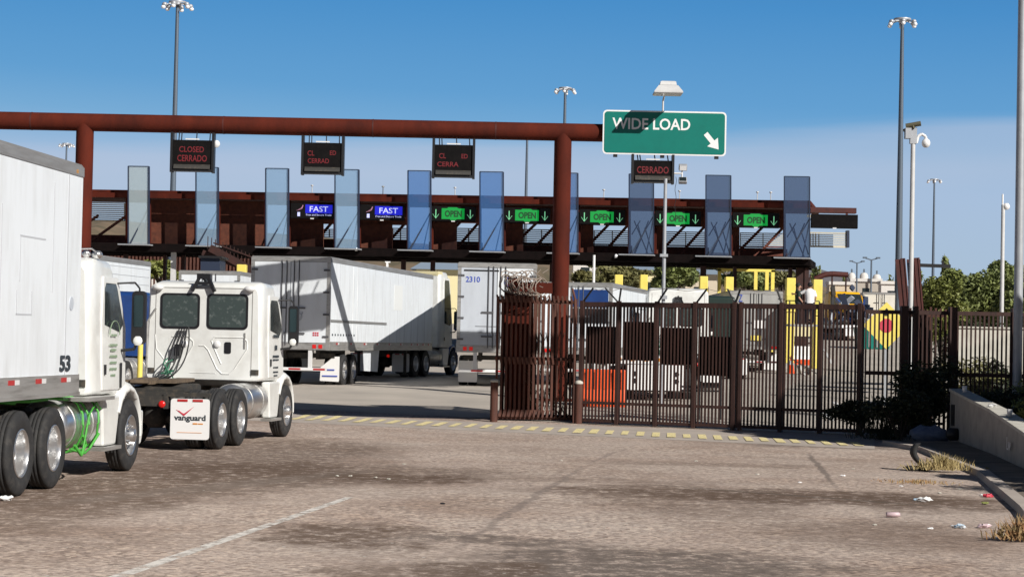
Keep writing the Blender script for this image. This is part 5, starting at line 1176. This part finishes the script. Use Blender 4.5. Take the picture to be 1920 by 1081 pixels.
# yellow portal pillars and frame
for i, (px_, y0, w, D, lab) in enumerate([(1160, 515, 15, 104, 'yellow monitor pillar over the left end of the short trailer'), (1207, 515, 14, 104, 'yellow monitor pillar left of the slim grey pole'), (1319, 518, 15, 104, 'full-height yellow monitor pillar right of the white cab'), (1367, 519, 15, 104, 'yellow monitor pillar between the black cab and dull grey trailer'), (1482, 521, 17, 104, 'yellow monitor pillar beside the two standing people'), (1532, 524, 17, 98, 'yellow monitor pillar touching the yellow truck'), (454, 496, 17, 106, 'yellow monitor pillar under the stair on the left'), (1716, 530, 12, 100, 'yellow monitor pillar behind the leaning planks')]):
    p = P(px_, y0, D); t = thing('monitor_pillar', lab, 'monitor pillar', (p.x, D, gz(D)), 0, 'yellow monitor pillars between the lanes'); H = p.z-gz(D); W_ = w*D/F
    k = MB(); k.box(-W_/2, W_/2, -.35, .35, H-1.75, H); k.box(-W_/2+.03, W_/2-.03, -.3, .3, .3, H-1.78); k.build('cabinet', m_yel, t, bevel=.03)
    k = MB(); k.box(-W_/2+.03, W_/2-.03, -.36, -.352, H-1.6, H-.9); k.build('panel', m_yel2, t); k = MB(); k.box(-W_/2-.1, W_/2+.1, -.45, .45, 0, .3); k.build('base', m_conc, t)
cf = thing('clearance_frame', 'yellow square pipe clearance frame over a lane', 'frame', P(1398, 520, 120)); cf.location.z = gz(120)
k = MB(); z1 = P(1398, 505, 120).z
for x in (1349, 1449): p = P(x, 505, 120); k.box(p.x-.1, p.x+.1, 119.9, 120.1, gz(120), z1)
a, b_ = P(1349, 505, 120), P(1449, 507, 120); k.box(a.x-.1, b_.x+.1, 119.9, 120.1, z1-.12, z1+.12); k.build('frame', m_yel, cf, world=True)
k = MB()
for x in (1417, 1438): p = P(x, 512, 119.6); k.box(p.x-.1, p.x+.1, 119.5, 119.7, z1-1.2, z1-.12)
k.build('hanging_arm', m_yel, cf, world=True)
t = thing('lane_bollard', 'slim yellow bollard beside the blue truck on the left', 'bollard', P(262, 700, 48)); t.location.z = 0
k = MB(); H = P(262, 617, 48).z; k.tube((0, 0, 0), (0, 0, H), .065, n=14); k.build('post', m_yel, t); k = MB(); k.tube((0, 0, H-.35), (0, 0, H-.2), .067, n=14); k.build('band', m_orange, t)

# diamond stop-ahead sign and barriers
ds = thing('road_sign', 'yellow diamond sign with a red octagon behind the gate', 'road sign', P(1662, 610, 62)); 
q = 1.44/2; k = MB(); k.prism([(0, -q), (q, 0), (0, q), (-q, 0)], 0, .02, 'y').build('panel', m_yel, ds)
k = MB(); k.prism([(.225*math.cos(R(22.5+45*i)), .225*math.sin(R(22.5+45*i))) for i in range(8)], -.012, -.004, 'y').build('octagon', m_redtx, ds)
k = MB(); k.prism([(-.05, .30), (.05, .30), (.05, .40), (.11, .40), (0, .54), (-.11, .40), (-.05, .40)], -.012, -.004, 'y').build('arrow', m_blk, ds)
k = MB(); k.box(-.04, .04, .02, .08, -(ds.location.z-gz(62)), .2); k.build('post', m_galv, ds)
gn = thing('waste_skip', 'small teal green skip behind the yellow diamond sign', 'skip', P(1636, 640, 128)); gn.location.z = gz(128)
k = MB(); k.prism([(-.9, 0), (.9, 0), (1.1, 1.3), (-1.1, 1.3)], -.8, .8, 'y').build('body', m_green, gn); k = MB(); [k.box(-.9+.5*i, -.82+.5*i, -.86, -.8, .1, 1.2) for i in range(4)]; k.box(-1.15, 1.15, -.86, .86, 1.3, 1.36); k.build('lid', m_greytr2, gn)
for i, (px_, m_, lab) in enumerate([(1496, m_signw, 'white water barrier left of the other one by the yellow pillar'), (1516, m_signw, 'white water barrier at the foot of the yellow pillar by the yellow truck')]):
    p = P(px_, 648, 108); t = thing('water_barrier', lab, 'barrier', (p.x, 108, gz(108)), 0, 'white and orange water barriers')
    k = MB(); k.prism([(-.25, .3), (-.12, .5), (-.09, 1.0), (.09, 1.0), (.12, .5), (.25, .3)], -.3, .3).build('body', m_, t); k = MB(); k.box(-.32, .32, -.28, .28, 0, .3); k.build('base', m_orange, t)
cn_ = thing('traffic_cone', 'orange and white cone left of the white water barriers', 'traffic cone', P(1484, 650, 100)); cn_.location.z = gz(100)
k = MB(); k.mat(0, True).lathe([(0.03, .18), (.9, .03), (.91, .001)], 'z'); k.mat(0).box(-.22, .22, -.22, .22, 0, .04); k.build('cone', m_orange, cn_); k = MB().mat(0, True); k.lathe([(.45, .112), (.65, .078)], 'z'); k.build('band', m_signw, cn_)
# raised inspection platform with two people
ip = thing('inspection_platform', 'raised tan platform on thin legs where two people stand', 'platform', P(1508, 610, 85)); ip.location.z = gz(85)
h_ = P(1508, 608, 85).z-gz(85)
k = MB(); k.box(-.75, .75, -.6, .6, h_-.08, h_); k.build('deck', m_greytr2, ip); k = MB(); k.box(-.5, .2, -.62, -.6, h_-.5, h_-.1); k.build('toe_panel', m_cream, ip)
k = MB()
for x in (-.7, .7):
    for y in (-.55, .55): k.bar((x, y, 0), (x, y, h_+1.0), .05)
k.bar((-.7, .55, h_+1), (.7, .55, h_+1), .04); k.bar((-.7, -.55, 1), (.7, -.55, .2), .04); k.build('leg', m_frame, ip)
def person(label, x, y, z, h, shirt, facing, arm):
    t = thing('person', label, 'person', (x, y, z), facing); s = h/1.75
    V, Ed, Rr = [], [], []
    def chain(pts, start=None):
        prev = start
        for p, r in pts:
            V.append(Vector(p)*s); Rr.append(r*s); i = len(V)-1
            if prev is not None: Ed.append((prev, i))
            prev = i
        return prev
    pel = chain([((0, 0, .95), .13)]); ch = chain([((0, 0, 1.12), .125), ((0, .0, 1.32), .15), ((0, 0, 1.44), .11)], pel); nk = chain([((0, 0, 1.52), .055), ((0, -.01, 1.58), .08), ((0, -.01, 1.66), .095), ((0, 0, 1.73), .06)], ch)
    for sd in (-1, 1):
        chain([((sd*.09, 0, .86), .095), ((sd*.10, -.01, .5), .062), ((sd*.11, .02, .1), .045), ((sd*.12, -.12, .03), .035)], pel)
        if sd == 1 and arm: sh = chain([((sd*.19, 0, 1.42), .055), ((sd*.42, -.1, 1.28), .042), ((sd*.62, -.25, 1.28), .032)], ch)
        else: sh = chain([((sd*.20, 0, 1.42), .055), ((sd*.25, .02, 1.14), .042), ((sd*.22, -.14, .95), .032)], ch)
        e = V[sh]/s; dr = Vector((.8*sd, -.6, 0)) if (sd == 1 and arm) else Vector((0, -.5, -.8))
        for j in range(5): o_ = Vector((0, 0, .02*(j-2))) if (sd == 1 and arm) else Vector((.02*(j-2), 0, 0)); chain([(e+dr*.07+o_, .012), (e+dr*(.15 if j else .09)+o_*1.2, .009)], sh)
    me = bpy.data.meshes.new('body'); me.from_pydata([tuple(v) for v in V], Ed, []); o = bpy.data.objects.new('body', me); COL.objects.link(o); o.parent = t
    sk = o.modifiers.new('skin', 'SKIN'); o.modifiers.new('sub', 'SUBSURF').levels = 1
    for v, r in zip(me.skin_vertices[0].data, Rr): v.radius = (r, r)
    me.skin_vertices[0].data[0].use_root = True; me.materials.append(m_skin)
    k = MB().mat(0, True); el_ = lambda rx, ry, z: [(rx*s*math.cos(R(30*i)), ry*s*math.sin(R(30*i)), z*s) for i in range(12)]
    k.loft([el_(.20, .16, .90), el_(.19, .155, 1.1), el_(.22, .165, 1.33), el_(.21, .14, 1.44), el_(.08, .08, 1.52)]); 
    for sd in (-1, 1):
        a = Vector((sd*.17, 0, 1.42)); b_ = Vector((sd*.36, -.07, 1.31)) if (sd == 1 and arm) else Vector((sd*.25, .01, 1.18)); k.tube(a*s, b_*s, .075*s, .065*s, 10)
    k.build('shirt', shirt, t)
    k = MB().mat(0, True)
    for sd in (-1, 1): k.tube(Vector((sd*.09, 0, .94))*s, Vector((sd*.10, -.01, .5))*s, .125*s, .09*s, 10); k.tube(Vector((sd*.10, -.01, .5))*s, Vector((sd*.11, .01, .06))*s, .09*s, .07*s, 10)
    k.build('trousers', m_cloth_d, t)
    k = MB().mat(0, True); k.blob((0, .03*s, 1.68*s), .115*s, (.95, 1.05, .95), 6); k.build('hair', m_hair, t)
    k = MB().mat(0, True); k.blob((0, -.115*s, 1.6*s), .018*s, (1, 1, 1.4), 4); [k.blob((sd*.1*s, 0, 1.61*s), .025*s, (.5, 1, 1.3), 4) for sd in (-1, 1)]; k.build('nose_and_ears', m_skin, t)
zz = gz(85)+h_
person('person in a white shirt standing on the platform, one arm reaching out', P(1517, 600, 85).x, 84.9, zz, 1.74, m_cloth_w, R(180), True)
person('person in a dark green top on the platform, left of the white shirt', P(1498, 600, 85).x, 85.2, zz, 1.72, m_cloth_g, R(90), False)

# ------------------------------------------------------------------ far buildings and hills
def ridge(name, D, pts, depth, material, seed, amp=1.5):
    k = MB(); rnd = random.Random(seed); cols = []; x = pts[0][0]; n = 90
    xs = [pts[0][0]+(pts[-1][0]-pts[0][0])*i/n for i in range(n+1)]
    def yy_(x):
        for (a, ya), (b, yb_) in zip(pts, pts[1:]):
            if x <= b: return ya+(yb_-ya)*(x-a)/(b-a)
        return pts[-1][1]
    rows = 10; vs = []
    for j in range(rows+1):
        t = j/rows
        for x in xs:
            top = P(x, yy_(x), D); X = top.x*(1-(1-t)*.25); hh = (top.z-gz(D))*math.sin(t*math.pi/2)
            vs.append((X*(1-.0*t), D-depth*(1-t), gz(D-depth*(1-t))-2+hh+rnd.uniform(-amp, amp)*math.sin(math.pi*min(1, t+.15))*(t < 1)+(rnd.uniform(-.3, .3)*amp if t == 1 else 0)))
    for x in xs: q = P(x, yy_(x), D); vs.append((q.x*1.1, D+depth, 0))
    m = n+1
    k.add(vs, [(j*m+i, j*m+i+1, (j+1)*m+i+1, (j+1)*m+i) for j in range(rows+1) for i in range(n)], True); k.build(name, material)['kind'] = 'structure'
ridge('hill', 900, [(-300, 450), (100, 412), (220, 408), (400, 425), (600, 440), (800, 452), (960, 470), (1100, 488), (1300, 500), (1600, 540)], 330, m_hill, 1, 2.5)
ridge('distant_hills', 2600, [(700, 500), (1000, 480), (1180, 474), (1300, 470), (1420, 474), (1500, 492), (1560, 508), (1640, 526), (1760, 540), (2300, 552)], 500, m_hillf, 2, 3)
def house(px0, px1, y0, y1, D, roof, wall, label, name='house', cat='house', flat=False, ov=.5):
    p0, p1 = P(px0, y1, D), P(px1, y1, D); zt = P(px0, y0, D).z; g = gz(D); t = thing(name, label, cat, ((p0.x+p1.x)/2, D, g)); w = (p1.x-p0.x)/2; h = zt-g; dp = w*.8
    rh = .0 if flat else min(1.6, w*.25)
    k = MB(); k.box(-w, w, 0, dp*2, -2, h-rh); wl = k.build('wall', wall, t)
    k = MB()
    if flat: k.box(-w-ov*.3, w+ov*.3, -.3, dp*2+.3, h-.02, h+.5)
    else: k.prism([(-w-ov, h-rh-.05), (w+ov, h-rh-.05), (w*.8, h), (-w*.8, h)], -.6, dp*2+.6, 'y')
    k.build('roof', roof, t)
    n = max(1, int(w/2.5))
    for i in range(n):
        x = -w+(i+.5)*2*w/n; k = MB(); k.box(x-.6, x+.6, -.05, .02, h-rh-2.3, h-rh-1.1); k.build('window', m_glass, wl)
house(100, 445, 461, 474, 200, m_orgroof, m_wallw, 'long white building with orange trim under the canopy on the left', 'warehouse', 'warehouse', True)
house(478, 560, 478, 497, 230, m_roofb, m_wallc, 'cream house right of the stair')
house(560, 600, 474, 490, 300, m_orgroof, m_wallc, 'small house with reddish roof above the shadowed trailer')
house(780, 870, 492, 520, 170, m_roofblu, m_cream, 'cream house with blue grey roof behind the white sleeper cab')
house(880, 960, 488, 520, 190, m_roofb, m_wallc, 'low house behind trailer 2310')
house(1075, 1120, 480, 500, 280, m_roofb, m_wallw, 'white house right of the thick gantry post')
house(1150, 1182, 482, 498, 290, m_roofb, m_wallw, 'small white house over the first yellow pillar')
house(1185, 1240, 498, 520, 180, m_roofblu, m_cream, 'cream house with blue grey roof left of the slim grey pole')
house(1285, 1345, 505, 540, 170, m_roofblu, m_wallc, 'pale house right of the dark green tree')
house(1555, 1600, 533, 552, 330, m_wallw, m_wallc, 'long white roofed shed right of the canopy', 'warehouse', 'warehouse', True)
house(1595, 1652, 527, 556, 340, m_wallw, m_wallc2, 'tan warehouse in the middle of the far right group', 'warehouse', 'warehouse', True)
house(1652, 1690, 532, 556, 335, m_wallw, m_wallw, 'white warehouse left of the tall right mast', 'warehouse', 'warehouse', True)
for i, (px0, px1, y0, lab) in enumerate([(1590, 1604, 512, 'pale tank left of the far lamp posts'), (1612, 1628, 512, 'pale tank between the far lamp posts'), (1636, 1652, 515, 'pale tank right of the far lamp posts')]):
    a = P(px0, y0, 420); b_ = P(px1, y0, 420); t = thing('water_tank', lab, 'tank', ((a.x+b_.x)/2, 420, gz(420)), 0, 'pale tanks on the horizon'); r = (b_.x-a.x)/2; H = a.z-gz(420)
    k = MB().mat(0, True); k.lathe([(0, r), (H-.5, r), (H, r*.7), (H+.2, .01)], 'z', n=20); k.build('shell', m_wallw, t); k = MB(); k.bar((0, 0, H), (0, 0, H+.9), .3); k.build('vent', m_mast, t)
k = MB(); a = P(1500, 516, 260)
k.path([P(1528, 523, 260), P(1545, 515, 260), P(1560, 513, 260), P(1590, 515, 260)], .35, 8); t = thing('arched_canopy', 'dark arched canopy roof on posts, right of the inspection canopy', 'canopy', P(1560, 530, 260)); t.location.z = gz(260); k.build('roof', m_rustk2, t, world=True)
k = MB(); [k.box(P(x, 530, 260).x-.1, P(x, 530, 260).x+.1, 259.9, 260.1, gz(260), P(x, 517, 260).z) for x in (1535, 1560, 1586)]; k.build('post', m_rustk, t, world=True)
# rust coloured border fence on the left
t = thing('border_fence', 'tall rust brown picket fence running behind the trailers on the left', 'fence', P(330, 500, 170)); t.location.z = gz(170)
k = bars(MB(), (P(100, 500, 170).x, 170, gz(170)), (P(520, 500, 170).x, 170, gz(170)), 0, P(330, 478, 170).z-gz(170), .30, .15); k.build('bars', m_rustbar, t, world=True)
k = MB(); k.box(P(100, 500, 170).x, P(520, 500, 170).x, 170.1, 170.15, gz(170)+P(330, 478, 170).z-gz(170)-1.6, P(330, 478, 170).z+.02); k.build('top_plate', m_rust, t, world=True)
k = MB(); k.px(722, 476, 731, 492, 220, 1.0); k.px(722, 470, 729, 476, 220, .4); k.px(724, 492, 728, 500, 220, .5); tag(k.build('sign_totem', m_signw), 'small white totem sign on the brown hillside', 'sign')
t = thing('control_booth', 'dark boxy booth behind the roof bracket of the bare tractor', 'booth', P(395, 520, 100)); t.location.z = gz(100)
k = MB(); k.px(376, 482, 412, 600, 100, 2.0); k.build('wall', m_navy, t, world=True); k = MB(); k.px(372, 479, 416, 483, 99.8, 2.4); k.build('roof', m_blk, t, world=True)

# ------------------------------------------------------------------ litter
def litter(x, y, kind, m, label, s=1.0, rot=0):
    p = G(x, y); rnd = random.Random(int(x*7+y)); nm = {'paper': 'crumpled_paper', 'bottle': 'plastic_bottle', 'cup': 'paper_cup', 'bag': 'plastic_bag'}[kind]; cat = {'paper': 'litter', 'bottle': 'bottle', 'cup': 'cup', 'bag': 'bag'}[kind]
    k = MB(); st = random.getstate(); random.seed(int(x*7+y))
    if kind in ('paper', 'bag'): k.blob((0, 0, .022*s), .05*s, (1.4, 1.0, .5), 5, .4)
    elif kind == 'bottle': k.mat(0, True).lathe([(-.085, .001), (-.085, .028), (.06, .029), (.08, .02), (.085, .001)], 'x', (0, 0, .036), 12)
    elif kind == 'cup': k.mat(0, True).lathe([(0, .001), (0, .03), (.11, .042), (.11, .036), (.02, .026)], 'z', (0, 0, 0), 14)
    random.setstate(st)
    if kind in ('paper', 'bag'): k.sm = [False]*len(k.sm)
    o = k.build(nm, m); o.location = (p.x, p.y, p.z+.005); o.rotation_euler = (0, 0, R(rot)); o.scale = (s,)*3 if kind in ('bottle', 'cup') else (1, 1, 1); return tag(o, label, cat)
litter(12, 938, 'paper', m_signw, 'white crumpled paper beside the nearest tyre', 1.2)
litter(1735, 940, 'bag', m_signw, 'crumpled white wrapper near the lower right kerb', 1.3)
litter(1720, 938, 'paper', m_blt, 'small bluish scrap beside the white wrapper', .7)
litter(1675, 970, 'bottle', m_pinkish, 'pale pinkish can lying on the gravel', 1.0, 10)
litter(1745, 992, 'paper', m_signw, 'tiny white scrap between can and blue wrapper', .45)
litter(1800, 990, 'bag', m_blt, 'blue and white wrapper near the right edge', 1.0)
litter(1788, 988, 'paper', m_signw, 'white scrap left of the blue wrapper', .5)
litter(1845, 990, 'bag', m_pinkish, 'long pale film scrap at the right edge', 1.1)
litter(1580, 893, 'paper', m_signw, 'small white scrap on the slab near the tar seam', .6)
litter(1800, 918, 'paper', m_concl, 'pale scrap beside the kerb shadow', .5)
p = litter(1852, 932, 'bag', m_redtx, 'red packet lying by the kerb shadow', 1.1)
litter(1846, 945, 'paper', m_leafy, 'yellow green scrap below the red packet', .7)
litter(1842, 930, 'paper', m_signw, 'white scrap stuck to the red packet', .6)
for i, (x, y, m_) in enumerate([(1762, 925, m_concl), (1690, 912, m_signw), (1640, 985, m_concl), (1870, 1010, m_blt), (1600, 880, m_concl), (1500, 905, m_signw), (1420, 890, m_concl)]): litter(x, y, 'paper', m_, ['pale chip beside the kerb below the grass tuft', 'white chip just left of the grass tuft', 'pale chip left of the pinkish can', 'bluish chip at the far lower right', 'pale chip on the slab below the gate end', 'white chip beside the long dark stain', 'pale chip above the long dark stain'][i], .4)
for i, (x, y) in enumerate([(632, 893), (657, 893), (704, 896), (728, 899), (758, 871), (1052, 864), (830, 945), (1305, 865)]):
    litter(x, y, 'paper', m_concl if i != 6 else m_blk, ['pale chip left end of the dark oil streak', 'second pale chip on the oil streak', 'pale chip right of the middle of the oil streak', 'pale chip at the right end of the oil streak', 'pale chip left of centre on open gravel', 'pale chip near the yellow dashes', 'black lump on the open gravel', 'pale chip below the gate'][i], .42)
def on_wall(y, kind, label, m):
    for (a, za), (b_, zb_) in zip(wp, wp[1:]):
        if b_[1] <= y <= a[1]: t = (a[1]-y)/(a[1]-b_[1]); x = a[0]+(b_[0]-a[0])*t+.12; z = za+(zb_-za)*t+.063
    o = litter(1000, 950, kind, m, label, 1.3); o.location = (x, y, z); return o
on_wall(42.6, 'cup', 'white cup standing on the coping near the wall start', m_signw)
on_wall(36.2, 'cup', 'pale cup standing on the coping nearer the right edge', m_whpole)
on_wall(38.6, 'paper', 'pale scrap lying on the coping between two cups', m_whpole)
k = MB().mat(0, True); k.blob((9.1, 43.9, .18), .33, (1.3, .7, .6), 8, .2); tag(k.build('rubbish_bag', m_bagb), 'pale blue rubbish bag in the shade before the wall', 'bag')
# scrap of tyre standing curled on the kerb
p = G(1718, 882); k = MB().mat(0, True); rings = []
for i in range(12):
    a = R(-25+i*13); y_ = p.x+.30*math.cos(a)-.2; z_ = .02+.42*(i/11)**.9
    c = Vector((p.x+.16-.22*math.sin(i/11*2.4), p.y, z_)); rings.append([c+Vector(v) for v in ((-.04, -.13, 0), (.04, -.13, .02), (.05, .13, .02), (-.03, .13, 0))])
k.loft(rings); k.mat(0, True).blob((p.x+.02, p.y, .04), .1, (2.4, 1, .5), 5, .2); tag(k.build('tyre_scrap', m_rub), 'curled black tyre scrap standing on the kerb by the dry grass', 'tyre scrap')
